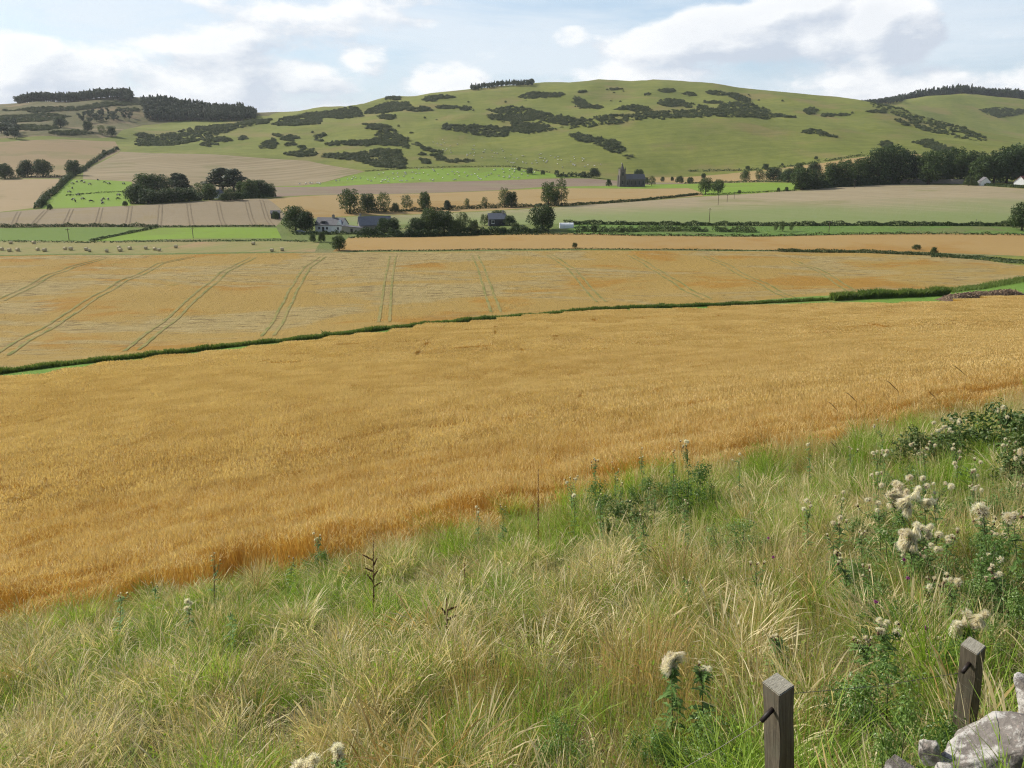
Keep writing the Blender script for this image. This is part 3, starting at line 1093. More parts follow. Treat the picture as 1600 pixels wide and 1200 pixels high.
# stray bushes over the slopes
st = np.array(poly_fill([(640, 165), (850, 145), (1000, 140), (1200, 150), (1380, 175), (1400, 195), (1150, 160), (900, 205), (700, 205), (560, 235), (450, 215), (620, 180)], 45, rg))
gp = np.vstack([gp, hits(st)])
n = len(gp)
gp[:, 2] -= .3
scatter('gorse_scrub', [gorse_proto(i) for i in range(4)], gp, np.column_stack([np.zeros(n), np.zeros(n), rg.uniform(0, 6.28, n)]),
        np.column_stack([rg.uniform(1.2, 2.8, n), rg.uniform(1.2, 2.8, n), rg.uniform(.8, 2.6, n)]), rg.integers(0, 4, n),
        'dark gorse scrub in patches and bands over the green hillsides', 'scrub')


def wood(name, uvpoly, spacing, hgt, label, protos, seed, ground=None, cap=900):
    rg = np.random.default_rng(seed)
    if ground is not None:
        G = np.array(ground, float)
        area = 0.5 * abs(np.dot(G[:, 0], np.roll(G[:, 1], -1)) - np.dot(G[:, 1], np.roll(G[:, 0], -1)))
        k = int(min(cap, area / spacing ** 2))
        c = rg.uniform(G.min(0), G.max(0), (k * 6, 2))
        c = c[inside(G, c[:, 0], c[:, 1])][:k]
        q = np.column_stack([c, zf(c[:, 0], c[:, 1])])
    else:
        q = ground_fill(uvpoly, spacing, rg, cap)
    n = len(q)
    s = hgt / 10 * rg.uniform(.75, 1.2, n)
    scatter(name, protos, q, np.column_stack([rg.normal(0, .03, n), rg.normal(0, .03, n), rg.uniform(0, 6.28, n)]), np.column_stack([s * rg.uniform(.85, 1.2, n), s * rg.uniform(.85, 1.2, n), s]),
            rg.integers(0, len(protos), n), label, 'wood')


CON = [conifer_proto(i) for i in range(3)]
BRD = [broad_proto(i + 20) for i in range(3)]


def ridge_patch(us, v, Y0, Y1):
    return [(pix_dir(u, v)[0] / pix_dir(u, v)[1] * Y0, Y0) for u in us] + [(pix_dir(u, v)[0] / pix_dir(u, v)[1] * Y1, Y1) for u in us[::-1]]


wood('pine_plantation', None, 5.5, 15, 'dark conifer plantation filling the saddle of the heathery hill', BRD + CON, 1, ground=ridge_patch((224, 300, 366, 380), 165, 1370, 1500), cap=1200)
wood('pine_plantation', None, 5.5, 11, 'lower fringe of young conifers below the dark plantation end', CON + BRD, 8, ground=ridge_patch((360, 384, 398), 170, 1390, 1500), cap=300)
wood('ridge_wood', None, 6.0, 15, 'strip of dark pines along the crest of the heathery hill', BRD + CON[:1], 2, ground=ridge_patch((28, 120, 206), 158, 1490, 1570), cap=900)
wood('hilltop_wood', None, 7.0, 9, 'small dark copse on the skyline of the main hill', BRD + CON, 3, ground=ridge_patch((736, 790, 836), 132, 1525, 1600), cap=200)
wood('far_wood', None, 8.0, 20, 'long dark wood along the crest of the farther hill', BRD + CON, 4, ground=ridge_patch((1400, 1480, 1640, 1750), 158, 2150, 2330), cap=1500)
wood('far_wood', None, 8.0, 12, 'low end of the dark wood where the farther hill meets the main hill', BRD, 9, ground=ridge_patch((1318, 1360, 1410), 156, 1980, 2200), cap=500)
wood('moor_thicket', [(120, 192), (128, 180), (170, 176), (206, 176), (206, 188), (160, 192)], 9, 9, 'scattered dark trees on the heathery slope below the plantation', BRD, 6, cap=60)
wood('moor_thicket', [(0, 218), (0, 198), (14, 192), (30, 200), (38, 218)], 9, 13, 'dark clump of trees at the foot of the heathery slope', BRD, 7, cap=30)

# ------------------------------------------------------------------ single trees
TREES = [
    # edge of the stubble fields, far side of the valley
    (8, 279, 23, 'round', 'broad dark tree at the picture edge beside the reddish stubble', 1.1), (44, 276, 25, 'round', 'rounded dark tree, middle of the clump by the reddish stubble', .9), (68, 276, 26, 'round', 'wide dark tree closing the clump by the reddish stubble', 1.0),
    (34, 277, 14, 'bush', 'low bush filling the gap in the clump by the reddish stubble', .8), (116, 274, 23, 'round', 'lone dark tree where the field hedge meets the cow pasture', .95),
    (138, 205, 15, 'round', 'small round tree alone on the heathery slope', .9), (160, 211, 15, 'ash', 'paler of two small trees below the heather', .9), (175, 213, 15, 'round', 'darker of two small trees below the heather', .9), (95, 199, 15, 'round', 'wide low tree on the heathery slope under the ridge pines', 1.3),
    (183, 234, 5, 'bush', 'tiny bush at the top corner of the striped stubble', .8), (163, 241, 7, 'bush', 'small bush on the hedge climbing past the striped stubble', .8),
    # wood around the hidden cottage
    (214, 318, 30, 'round', 'dark tree closing the cottage wood beside the cow pasture', .8), (232, 318, 22, 'round', 'low dark tree at the front of the cottage wood near the cow pasture', 1.2), (228, 304, 32, 'oval', 'taller tree behind the cow pasture end of the cottage wood', 1.0),
    (252, 317, 20, 'bush', 'wide dense bush at the front of the cottage wood', .9), (248, 303, 30, 'round', 'dark tree standing in the back row of the cottage wood', .9), (272, 316, 22, 'round', 'low round tree midway along the front of the cottage wood', 1.2), (276, 300, 29, 'pine', 'narrow dark conifer rising from the cottage wood', 1.2),
    (285, 302, 30, 'pine', 'second dark conifer rising from the cottage wood', 1.2), (296, 314, 20, 'round', 'low dark tree beside the conifers of the cottage wood', 1.1), (312, 308, 22, 'ash', 'pale loose tree left of the hidden white gable', 1.0), (328, 312, 24, 'oval', 'mid green tree just beside the hidden white gable', 1.0),
    (348, 297, 34, 'pine', 'broad dark pine, tallest of the cottage wood', 2.0), (366, 299, 34, 'pine', 'dark pine next to the tallest of the cottage wood', 1.7), (360, 313, 20, 'ash', 'pale green tree in front of the dark pines', 1.0), (350, 314, 12, 'bush', 'dark garden bush to one side of the hidden white gable', .8),
    (380, 308, 24, 'oval', 'mid green tree between the pines and the wood end', .9), (392, 309, 28, 'oval', 'tall oval tree near the end of the cottage wood', .8), (373, 313, 12, 'bush', 'round bush at the front under the pines', .8), (406, 308, 26, 'round', 'dark tree last but one in the cottage wood', .9), (419, 307, 20, 'round', 'last dark tree of the cottage wood by the farm track', 1.0),
    # trees by the farm
    (462, 361, 38, 'round', 'large round tree with two bare trunks beside the white farmhouse', 1.05), (478, 363, 32, 'round', 'dark tree leaning into the large round tree by the farmhouse', .9), (530, 391, 23, 'oval', 'small green tree alone at the corner of the ripe strip', 1.15), (503, 378, 15, 'bush', 'bush on the bank below the white farmhouse', .6), (489, 378, 13, 'bush', 'thin pale bush on the bank beside the farm gate', .6),
    (431, 343, 13, 'bush', 'dark bush at the foot of the farm track', .6), (575, 366, 9, 'bush', 'low garden bush in front of the tan lean-to', .7), (590, 365, 11, 'bush', 'round garden bush in front of the grey farmhouse', .7),
    (600, 366, 25, 'oval', 'leafy tree covering the end of the grey farmhouse', .8), (614, 367, 26, 'round', 'dark tree in front of the grey farmhouse roof', .8), (652, 367, 26, 'round', 'dark round tree standing past the grey farmhouse', .9), (672, 366, 40, 'oval', 'tall loose tree in the middle of the farm row', .8), (694, 366, 36, 'round', 'tall dark tree in the middle of the farm row', .75),
    (712, 367, 24, 'round', 'dark tree after the tall pair in the farm row', .8), (724, 364, 32, 'ash', 'pale feathery tree rising from the farm row', .7), (740, 366, 22, 'bush', 'wide dark bush beside the slate cottage', .6), (757, 352, 17, 'ash', 'pale tree behind the slate cottage roof', .9), (778, 346, 17, 'round', 'dark round tree behind the slate cottage', 1.2), (796, 352, 15, 'round', 'dark tree at the gable of the slate cottage', 1.0), (806, 361, 13, 'bush', 'low bush in the slate cottage garden', .7), (787, 365, 10, 'bush', 'bush in front of the slate cottage', .8), (640, 369, 11, 'bush', 'low bush at the foot of the farm row', .9),
    (848, 360, 39, 'round', 'big dense dome shaped tree standing beside the white polytunnel', 1.0),
    # field hedge row
    (547, 333, 37, 'oak', 'spreading tree with ragged crown, first of the field hedge row', .75), (575, 331, 28, 'round', 'round dark tree second in the field hedge row', .9), (600, 331, 30, 'ash', 'thin feathery tree in the field hedge row', .9), (618, 331, 14, 'bush', 'low bush between the trees of the field hedge row', .6), (636, 329, 24, 'ash', 'small thin tree alone in the field hedge row', .9), (664, 329, 29, 'oval', 'narrow waisted tree in the field hedge row', .75), (699, 328, 15, 'pine', 'short pointed tree in the field hedge row', 1.6), (730, 326, 16, 'ash', 'faint small tree in the field hedge row', .7), (757, 325, 17, 'ash', 'slim young tree in the field hedge row', .7),
    (788, 324, 30, 'ash', 'thin tree with bare twigs above the field hedge row', .7), (799, 324, 24, 'round', 'dark stocky tree close to the thin twiggy one', .8),
    (857, 322, 37, 'oak', 'tall tree with drooping side, nearer of the pair in the ripe field hedge', .62), (877, 321, 41, 'ash', 'tall open tree, farther of the pair in the ripe field hedge', .55), (866, 321, 20, 'round', 'low dark tree between the tall pair', .7),
    (1102, 304, 26, 'oak', 'wide dark tree at the bend of the field hedge', .75), (1122, 304, 23, 'oak', 'slightly smaller tree beside the wide one at the hedge bend', .75),
    # round the church
    (928, 278, 15, 'round', 'round dark tree at the end of the hedge by the church', 1.1), (912, 277, 9, 'bush', 'bush next to the round tree near the church', .8), (828, 272, 10, 'bush', 'large bush below the sheep hill', .9), (848, 273, 7, 'bush', 'small bush following the large one below the sheep hill', .8), (811, 267, 6, 'bush', 'tiny bush at the foot of the sheep hill', .8), (870, 274, 8, 'bush', 'bush starting the short hedge towards the church', .7), (951, 291, 11, 'bush', 'round dark bush in front of the church tower', .65), (998, 279, 14, 'round', 'dark tree peering over the church roof', 1.1), (1018, 290, 15, 'ash', 'brownish tree beside the church east end', .9), (1010, 288, 11, 'bush', 'bush against the church east end', .6), (1035, 284, 8, 'bush', 'bush alone past the church', .6), (1050, 283, 7, 'bush', 'second bush past the church', .6), (1062, 286, 11, 'bush', 'bushy hedge plant before the green paddock', .9), (1078, 286, 9, 'bush', 'last bush before the green paddock', .9), (1099, 279, 8, 'round', 'small tree behind the wide pair', .8),
    # village wood
    (1164, 285, 20, 'oak', 'first tree of the village wood by the green paddock', .6), (1186, 284, 20, 'ash', 'spiky thin tree near the start of the village wood', .8), (1208, 284, 22, 'round', 'dark round tree above the green paddock', .9), (1221, 284, 14, 'round', 'low dark tree above the green paddock', 1.0), (1232, 285, 21, 'round', 'dark round tree closing the green paddock', .9), (1247, 275, 20, 'oval', 'bluish tree behind the lit front tree', .9), (1271, 272, 18, 'round', 'dark rounded top behind the lit front tree', 1.0),
    (1252, 297, 34, 'oval', 'tree with sunlit side at the front corner of the village wood', 1.0), (1272, 295, 28, 'round', 'dark tree right behind the front corner of the wood', .9), (1216, 300, 7, 'bush', 'small round bush on the paddock edge', .6), (1229, 299, 7, 'bush', 'second small bush on the paddock edge', .6), (1155, 303, 6, 'bush', 'tiny dark bush at the end of the field hedge', .7),
    (1298, 292, 36, 'oval', 'pale sided tree in the middle of the front row of the wood', .9), (1318, 291, 40, 'oval', 'mid green tree before the two great dark trees', .85), (1342, 289, 40, 'oval', 'loose green tree touching the great dark trees', .8), (1370, 288, 55, 'round', 'great dark tree, first of the highest group in the wood', .75), (1392, 287, 58, 'round', 'great dark tree forming the high dome of the wood', .8), (1413, 286, 47, 'round', 'dark tree falling away from the high dome', .8),
    (1432, 284, 40, 'oval', 'lighter tree in the dip after the high dome', .85), (1450, 288, 50, 'oval', 'tall dark tree reaching down to the field wall', .85), (1463, 286, 50, 'round', 'tall black tree beside the gap in the wood', .6), (1476, 285, 18, 'bush', 'green bush under the gap in the wood', .7), (1488, 282, 50, 'oval', 'tall tree past the gap in the wood', .75), (1500, 285, 44, 'oval', 'textured grey green tree behind the field wall', .85), (1518, 284, 46, 'round', 'round topped tree behind the yellowish lit one', .8), (1532, 288, 44, 'oval', 'tree with yellow green lit side above the tent shaped gable', .85), (1552, 287, 48, 'round', 'dark tree above the tent shaped gable', .8), (1572, 286, 54, 'round', 'broad dark tree behind the red roofed house', .8), (1592, 285, 58, 'round', 'tallest dark tree behind the red roofed house', .85), (1618, 286, 56, 'round', 'dark tree cut by the picture edge behind the houses', .9), (1514, 290, 15, 'bush', 'rounded bush where the clipped hedge starts', .8),
    # valley floor
    (1596, 360, 42, 'round', 'dark tree half out of the picture by the damp meadow', .85), (898, 387, 8, 'bush', 'lone round green bush in the ripe strip', .75), (1459, 397, 11, 'bush', 'dark rounded bush on the crop corner hedge', .75), (1432, 390, 8, 'bush', 'low spreading bush next to the crop corner', 1.2), (928, 362, 10, 'bush', 'bush beside the polytunnel', .7), (913, 361, 8, 'bush', 'low pale bush beside the polytunnel', .7), (972, 364, 8, 'bush', 'small bush on the meadow edge', .8),
    (1212, 361, 13, 'ash', 'shortest of the thin saplings in the damp meadow', .6), (1222, 362, 17, 'ash', 'tallest of the thin saplings in the damp meadow', .6), (1236, 361, 14, 'ash', 'sapling closing the thin group in the damp meadow', .6),
    (1168, 265, 6, 'bush', 'tiny bush under the grassy hill beyond the wood', .8), (1196, 265, 9, 'round', 'small dark tree at the foot of the grassy hill', 1.0), (1222, 259, 4, 'bush', 'dot like bush on the far hedge', .8), (1275, 249, 5, 'bush', 'bush on the far hedge climbing to the golden field', .8),
    (68, 322, 12, 'bush', 'dark bush at the low corner of the cow pasture', .7), (78, 328, 9, 'bush', 'small bush at the edge of the drilled field', .7), (196, 322, 8, 'bush', 'round bush under the cottage wood corner', .8),
]
for t in TREES:
    k_ = 1.35 if 204 < t[0] < 426 and t[1] > 290 else 1.3 if 570 < t[0] < 830 and t[1] > 340 else 1.2 if t[0] > 1150 and t[1] < 300 else 1.08
    tree(t[0], t[1], t[2], t[3], t[4], t[5] * k_)

# ------------------------------------------------------------------ hedges and ditches
hedge([(58, 326), (70, 312), (88, 298), (104, 282), (118, 272), (140, 258), (162, 243), (184, 233)], 3.0, 4.0, 'bushy dark hedge climbing between the cow pasture and the stubble', seed=3, dens=50, size=.36, uneven=.7, gaps=.3)
hedge([(-170, 281), (0, 279), (60, 277), (110, 276)], 1.6, 2.2, 'low dark hedge under the trees by the reddish stubble', seed=4, dens=10, size=.45)
hedge([(104, 306), (150, 302), (206, 299)], .9, 1.2, 'thin hedge crossing the cow pasture', seed=5, dens=8, size=.35, gaps=.2)
hedge([(-170, 357), (0, 355.5), (60, 355), (120, 354), (210, 354.5), (248, 355)], 1.5, 1.8, 'dark field hedge along the foot of the drilled field', seed=6, dens=60, size=.22, uneven=.5, mat='leaf_dark')
hedge([(248, 355), (300, 355), (430, 354)], .8, 1.2, 'low ragged hedge between the bright pasture and drilled field', seed=7, dens=40, size=.2)
hedge([(140, 378), (165, 372), (195, 366), (246, 356)], .9, 1.0, 'grey green hedge running slantwise between two pastures', seed=8, dens=50, size=.18)
hedge([(540, 334), (600, 331), (700, 327.5), (800, 323.5), (880, 321.5)], 2.0, 2.4, 'dark hedge under the row of field trees', seed=9, dens=50, size=.28, uneven=.6, mat='leaf_dark')
hedge([(880, 321.5), (930, 319), (1000, 314), (1050, 309), (1090, 304.5)], 1.5, 1.8, 'trimmed dark hedge curving past the ripe field to the bend', seed=10, dens=50, size=.28, uneven=.25, mat='leaf_dark')
hedge([(1090, 304.5), (1150, 302.5), (1200, 300), (1245, 298)], .9, 1.3, 'low hedge from the bend to the village wood', seed=11, dens=10, size=.35)
hedge([(870, 277), (890, 276.5), (925, 278)], 4.0, 4.0, 'short tall hedge leading to the round tree by the church', seed=12, dens=14, size=.8, uneven=.5)
hedge([(1070, 287), (1110, 286), (1160, 285), (1240, 285)], 1.6, 2.0, 'hedge on the far side of the green paddock', seed=13, dens=10, size=.5)
hedge([(1507, 288.5), (1530, 289.5), (1560, 291.5), (1600, 294), (1680, 298)], 1.9, 2.2, 'clipped black green hedge in front of the village houses', seed=14, dens=50, size=.4, uneven=.08)
hedge([(880, 351), (1000, 351.5), (1150, 352), (1290, 352.5), (1400, 352.5), (1560, 353), (1780, 353)], 1.6, 2.2, 'long dark hedge along the foot of the pinkish stubble', seed=15, dens=70, size=.24, uneven=.45, mat='leaf_dark')
hedge([(900, 361), (960, 362), (1040, 360), (1120, 361), (1180, 362)], 2.0, 6.0, 'thicket of rough bushes in the damp meadow', seed=16, dens=80, size=.24, uneven=.9, gaps=.2)
hedge([(545, 372), (640, 370), (760, 367), (850, 366.5), (1000, 368.5), (1250, 368), (1600, 367.5), (1780, 368)], .8, 1.6, 'low weedy hedge between the ripe strip and the meadow', seed=17, dens=14, size=.28, uneven=.7)
hedge([(1215, 393), (1260, 394), (1330, 394.5), (1400, 397), (1460, 399)], 1.1, 2.2, 'dark ditch hedge at the corner of the barley', seed=18, dens=90, size=.18, uneven=.3)
hedge([(1455, 400), (1500, 402), (1550, 406), (1600, 411), (1720, 415)], .9, 7.0, 'wide green rushes in the wedge at the end of the barley', seed=19, dens=50, size=.3, uneven=.3, mat='hedge_leaf', cat='rushes', name='rush_bed')
hedge([(550, 393), (700, 391.5), (900, 389.5), (1100, 391), (1215, 392.5)], .45, .8, 'thin green weed line between the two crops', seed=20, dens=18, size=.18, name='weed_line', cat='weeds')
hedge([(1075, 268), (1130, 267), (1200, 265), (1260, 257), (1310, 249), (1350, 243)], 2.2, 3.0, 'far hedge rising above the golden field', seed=21, dens=6, size=.6, uneven=.7, gaps=.3)
hedge([(570, 268), (640, 263), (720, 261), (800, 260.5), (860, 270)], 1.2, 1.6, 'thin dark hedge along the top of the sheep pasture', seed=22, dens=7, size=.4)
hedge([(455, 366), (475, 367), (495, 366.5), (540, 366), (560, 366)], 1.5, 2.0, 'garden hedge in front of the white farmhouse', seed=23, dens=26, size=.3, uneven=.5)
hedge([(560, 369), (640, 370), (740, 367), (800, 365), (858, 363.5)], 2.6, 4.0, 'scrubby hedge along the front of the farm row', seed=24, dens=110, size=.28, uneven=.6, mat='leaf_dark')
hedge([(206, 318), (260, 316), (310, 312), (330, 312)], 5.0, 8.0, 'dense undergrowth along the front of the cottage wood', seed=26, dens=110, size=.4, uneven=.5, mat='leaf_dark', name='undergrowth', cat='undergrowth')
hedge([(352, 312), (390, 309.5), (424, 307)], 4.0, 8.0, 'dense undergrowth between the pines and the farm track', seed=27, dens=110, size=.4, uneven=.5, mat='leaf_dark', name='undergrowth', cat='undergrowth')
hedge([(1246, 296.5), (1300, 292.5), (1350, 289.5), (1400, 287)], 6.0, 8.0, 'dark undergrowth along the front of the village wood', seed=28, dens=120, size=.5, uneven=.5, mat='leaf_dark', name='undergrowth', cat='undergrowth')
hedge([(0, 377.5), (140, 379), (300, 377), (430, 376), (480, 378)], .5, 3.0, 'weedy margin between pasture and bales', seed=25, dens=12, size=.25, name='weed_line', cat='weeds', uneven=.8)

# grassy ditch between the two barley fields: dense upright rushes
MAT['rush'] = leaf_mat('rush_blade', [(.07, .115, .022), (.11, .165, .034), (.17, .215, .058)], .35)


def rush_bank(uv, hgt, wid, label, seed, dens, off=0.0):
    rg = np.random.default_rng(seed)
    P = hits(uv)[:, :2]
    seg = np.linalg.norm(np.diff(P, axis=0), axis=1)
    cs = np.concatenate([[0], np.cumsum(seg)])
    n = int(cs[-1] * dens)
    t = rg.uniform(0, cs[-1], n)
    x, y = np.interp(t, cs, P[:, 0]), np.interp(t, cs, P[:, 1])
    a = rg.uniform(-.5, .5, n) * wid
    y = y + a + off
    z = zf(x, y)
    h = hgt * (1 + .13 * sines(t, 0 * t, 8, seed) + .12 * sines(t, 0 * t, 2.5, seed + 1)) * rg.uniform(.5, 1.1, n)
    h = np.maximum(h, .15)
    w = rg.uniform(.03, .08, n)
    ln = rg.normal(0, .22, (n, 2))
    th = rg.uniform(0, math.pi, n)
    V = np.empty((n, 4, 3))
    cx, cy = np.cos(th) * w, np.sin(th) * w
    V[:, 0] = np.column_stack([x - cx, y - cy, z])
    V[:, 1] = np.column_stack([x + cx, y + cy, z])
    V[:, 2] = np.column_stack([x + cx * .8 + ln[:, 0] * h * .5, y + cy * .8 + ln[:, 1] * h * .5, z + h * .62])
    V[:, 3] = np.column_stack([x + ln[:, 0] * h * 1.2, y + ln[:, 1] * h * 1.2, z + h])
    b = np.array([P[0, 0], P[0, 1], float(zf(*P[0]))])
    ti = np.repeat(np.clip(.5 + .25 * sines(t, 0 * t, 12, seed + 2) + .2 * rg.normal(size=n), 0, 1), 4)
    o = add('ditch_rushes', mesh_np('ditch_rushes', V.reshape(-1, 3) - b, np.arange(n * 4).reshape(n, 4), MAT['rush'], tint=ti), loc=tuple(b))
    tag(o, label, 'rushes', None, 'stuff')


rush_bank([(-170, 603), (0, 584), (200, 561), (400, 538), (600, 515), (760, 499), (900, 487)], .7, 1.6, 'dark green rushes lining the ditch between the barley fields', 31, 230)
rush_bank([(900, 487), (1050, 480), (1200, 473), (1310, 468)], .65, 1.6, 'green rushes along the farther stretch of the ditch', 32, 200)
rush_bank([(1300, 469), (1400, 464), (1480, 460)], 1.5, 2.6, 'tall black green reeds where the ditch widens by the heap', 33, 260)
rush_bank([(1480, 456), (1540, 448), (1600, 438), (1720, 426)], .9, 5.0, 'sparse rushes behind the manure heap', 34, 60)

# ------------------------------------------------------------------ tramlines: wheel tracks in the crops
MAT['tram'] = field_mat('wheel_track', (.215, .185, .060), (.275, .215, .082), (.165, .165, .048), s1=.3, s2=1.0, patch=(.2, .45, .6))
MAT['tram_brown'] = field_mat('wheel_track_soil', (.165, .128, .078), (.19, .148, .092), s1=.3, s2=1.0)
mid_lines = [
    [(0, 470), (60, 440), (110, 418), (160, 404)], [(0, 556), (60, 520), (130, 476), (190, 440), (250, 412), (300, 402)],
    [(205, 548), (250, 512), (300, 468), (350, 425), (395, 402)], [(418, 525), (440, 490), (462, 448), (480, 418), (505, 401)],
    [(600, 503), (604, 465), (608, 430), (614, 400)], [(775, 488), (762, 450), (752, 420), (742, 399)], [(940, 472), (910, 440), (880, 412), (858, 398)],
    [(1105, 468), (1055, 440), (1010, 412), (985, 399)], [(1235, 465), (1180, 438), (1130, 412), (1100, 400)], [(1330, 455), (1290, 428), (1240, 408)],
]
for ln in mid_lines:
    P = hits(ln)[:, :2]
    d = np.gradient(P, axis=0)
    d /= np.linalg.norm(d, axis=1)[:, None]
    nn = np.column_stack([-d[:, 1], d[:, 0]])
    for s_ in (-.95, .95):
        strip('wheel_track', line=P + nn * s_, width=.55, mat=MAT['tram'], lift=.07, step=2.0)
for u0, u1 in ((50, 72), (100, 112), (150, 158), (198, 204), (248, 251), (300, 294), (350, 340), (398, 385), (20, 30), (425, 408)):
    v1 = 329.5 - (u1 - 60) * .05
    P = hits([(u0, 352.5), ((u0 + u1) / 2, 340), (u1, v1)])[:, :2]
    for s_ in (-.9, .9):
        strip('wheel_track', line=P + np.array([s_, 0]), width=.5, mat=MAT['tram_brown'], lift=.1, step=4.0)

# ------------------------------------------------------------------ buildings
MAT['white_wall'] = plain_mat('white_render', (.78, .78, .75), (.66, .66, .63), .8, .85)
MAT['grey_wall'] = plain_mat('grey_stone', (.30, .27, .23), (.20, .18, .155), 1.5, .9, .2, .3)
MAT['tan_wall'] = plain_mat('tan_render', (.40, .35, .27), (.34, .30, .23), 1.0, .9)
MAT['dark_wall'] = plain_mat('dark_boards', (.06, .06, .065), (.04, .04, .045), 1.0, .8)
MAT['slate'] = plain_mat('slate', (.15, .145, .15), (.105, .10, .105), 1.2, .7, .3)
MAT['slate_blue'] = plain_mat('blue_slate', (.16, .17, .19), (.12, .125, .14), 1.2, .6, .3)
MAT['red_roof'] = plain_mat('red_tiles', (.24, .075, .05), (.17, .055, .04), 1.2, .8)
MAT['church_stone'] = plain_mat('church_stone', (.15, .13, .115), (.095, .085, .075), .7, .9, .2, .3)
MAT['glass'] = plain_mat('window_glass', (.02, .025, .03), (.03, .035, .04), 1, .12, .5)
MAT['frame'] = plain_mat('white_frame', (.75, .75, .73), None, 1, .6)
MAT['door'] = plain_mat('dark_door', (.04, .035, .03), None, 2, .6)
MAT['plastic'] = plain_mat('tunnel_film', (.80, .82, .82), (.72, .74, .74), .6, .45, .4)


def window(parent, x, z, w, h, y, frame='frame'):
    """window in a wall that faces -y"""
    f = MB().box(x - w / 2, x + w / 2, y - .09, y - .004, z, z + h).build('window', MAT[frame], parent)
    for s_ in (-1, 1):
        MB().box(x + s_ * w * .235 - w * .20, x + s_ * w * .235 + w * .20, y - .115, y - .088, z + h * .08, z + h * .92).build('pane', MAT['glass'], f)
    MB().box(x - w * .6, x + w * .6, y - .17, y - .004, z - .12, z - .012).build('sill', MAT[frame], f)


def gable_house(name, p, rz, L, Wd, eave, ridge, wall, roof, label, chim=(), wins=(), door=None, cat='house', over=.3, hip=0.0):
    r = empty(name, tuple(p), rz)
    tag(r, label, cat)
    h2 = Wd / 2
    MB().prism([(-h2, -.6), (h2, -.6), (h2, eave), (0, ridge - .12), (-h2, eave)], -L / 2, L / 2, axis='x').build('wall', MAT[wall], r)
    sl = (ridge - eave) / h2
    mb = MB()
    for s_ in (-1, 1):
        e = h2 + over
        ez = eave - over * sl
        prof = [(s_ * e, ez), (0, ridge), (0, ridge + .18), (s_ * e, ez + .18)]
        mb.prism(prof if s_ > 0 else prof[::-1], -L / 2 - over, L / 2 + over, axis='x')
    rf = mb.build('roof', MAT[roof], r)
    for cx in chim:
        MB().box(cx - .45, cx + .45, -.4, .4, ridge - .5, ridge + 1.2).box(cx - .15, cx + .15, -.15, .15, ridge + 1.2, ridge + 1.55).build('chimney', MAT['grey_wall'], rf)
    for (x, z, w, h) in wins:
        window(r, x, z, w, h, -h2)
    if door:
        d = MB().box(door - .5, door + .5, -h2 - .08, -h2 - .004, 0, 2.1).build('door', MAT['door'], r)
        MB().box(door + .3, door + .38, -h2 - .14, -h2 - .08, 1.0, 1.1).build('handle', MAT['frame'], d)
    return r


p = hit(519, 361.5)
wh = gable_house('farmhouse', p, R(-14), 12.2, 6.6, 3.0, 5.7, 'white_wall', 'slate', 'white farmhouse with dark slate roof beside the round tree', chim=(1.0,), wins=((-4.2, 1.0, 1.0, 1.2), (-.6, 1.0, 1.0, 1.2), (4.4, 1.0, 1.0, 1.2)), door=-2.4)
dm = MB().prism([(-3.9, 3.35), (-.6, 3.35), (-.75, 4.1), (-1.5, 4.55), (-3.0, 4.55), (-3.75, 4.1)], -2.9, -.8).build('dormer', MAT['slate'], wh)
MB().box(-2.9, -1.6, -2.95, -2.902, 3.5, 4.3).build('pane', MAT['glass'], dm)
MB().prism([(3.6, 2.9), (6.4, 2.9), (5.0, 5.1)], -3.45, -.6).build('gable_front', MAT['white_wall'], wh)
p2 = hit(545, 364)
lt = empty('lean_to', tuple(p2), R(-8))
tag(lt, 'tan walled farm outbuilding with sloping roof beside the white farmhouse', 'outbuilding')
MB().prism([(-3, -.6), (5.8, -.6), (5.8, 2.3), (-2.0, 2.9)], -2, 2).build('wall', MAT['tan_wall'], lt)
MB().prism([(-2.6, 2.95), (6.2, 2.32), (6.2, 2.47), (-2.6, 3.12)], -2.3, 2.3).build('roof', MAT['slate'], lt)
MB().box(1.5, 2.5, -2.06, -2.004, 0, 2.0).build('door', MAT['door'], lt)
p = hit(586, 362)
gable_house('farmhouse', p, R(16), 13.2, 7.0, 3.2, 6.4, 'grey_wall', 'slate_blue', 'grey farmhouse with bluish slate roof half hidden by trees', chim=(-5.9,), wins=((-4, 1.0, 1, 1.3), (0, 1.0, 1, 1.3), (4, 1, 1, 1.3)), door=-2)
p = hit(776, 352)
gable_house('cottage', p, R(8), 7.4, 5.4, 3.0, 5.2, 'dark_wall', 'slate_blue', 'dark slate roofed cottage with one white framed window among trees', chim=(2.9,), wins=((-2.0, 1.0, 1.3, 1.6),), door=1.4)
p = hit(431, 341)
gable_house('shed', p, R(10), 4.2, 3.6, 2.6, 3.7, 'dark_wall', 'slate', 'small dark wooden shed at the foot of the farm track', door=0.6, cat='shed')
p = hit(339, 309.5)
gable_house('cottage', p, R(70), 8, 4.6, 2.6, 4.8, 'white_wall', 'slate', 'white gable peeping out of the cottage wood', wins=((0, 1.0, 1, 1.2),), chim=(3.6,))
p = hit(1537, 289.6)
gable_house('cottage', p, R(75), 8, 6.0, 2.4, 5.4, 'white_wall', 'slate', 'pale tent shaped gable behind the clipped hedge', chim=())
p = hit(1598, 291.5)
gable_house('cottage', p, R(38), 12, 7.0, 3.2, 6.8, 'white_wall', 'red_roof', 'white house with red tiled roof at the edge of the village', chim=(4,), wins=((-4, 1.2, 1.2, 1.4), (1, 1.2, 1.2, 1.4)), door=-1.6)

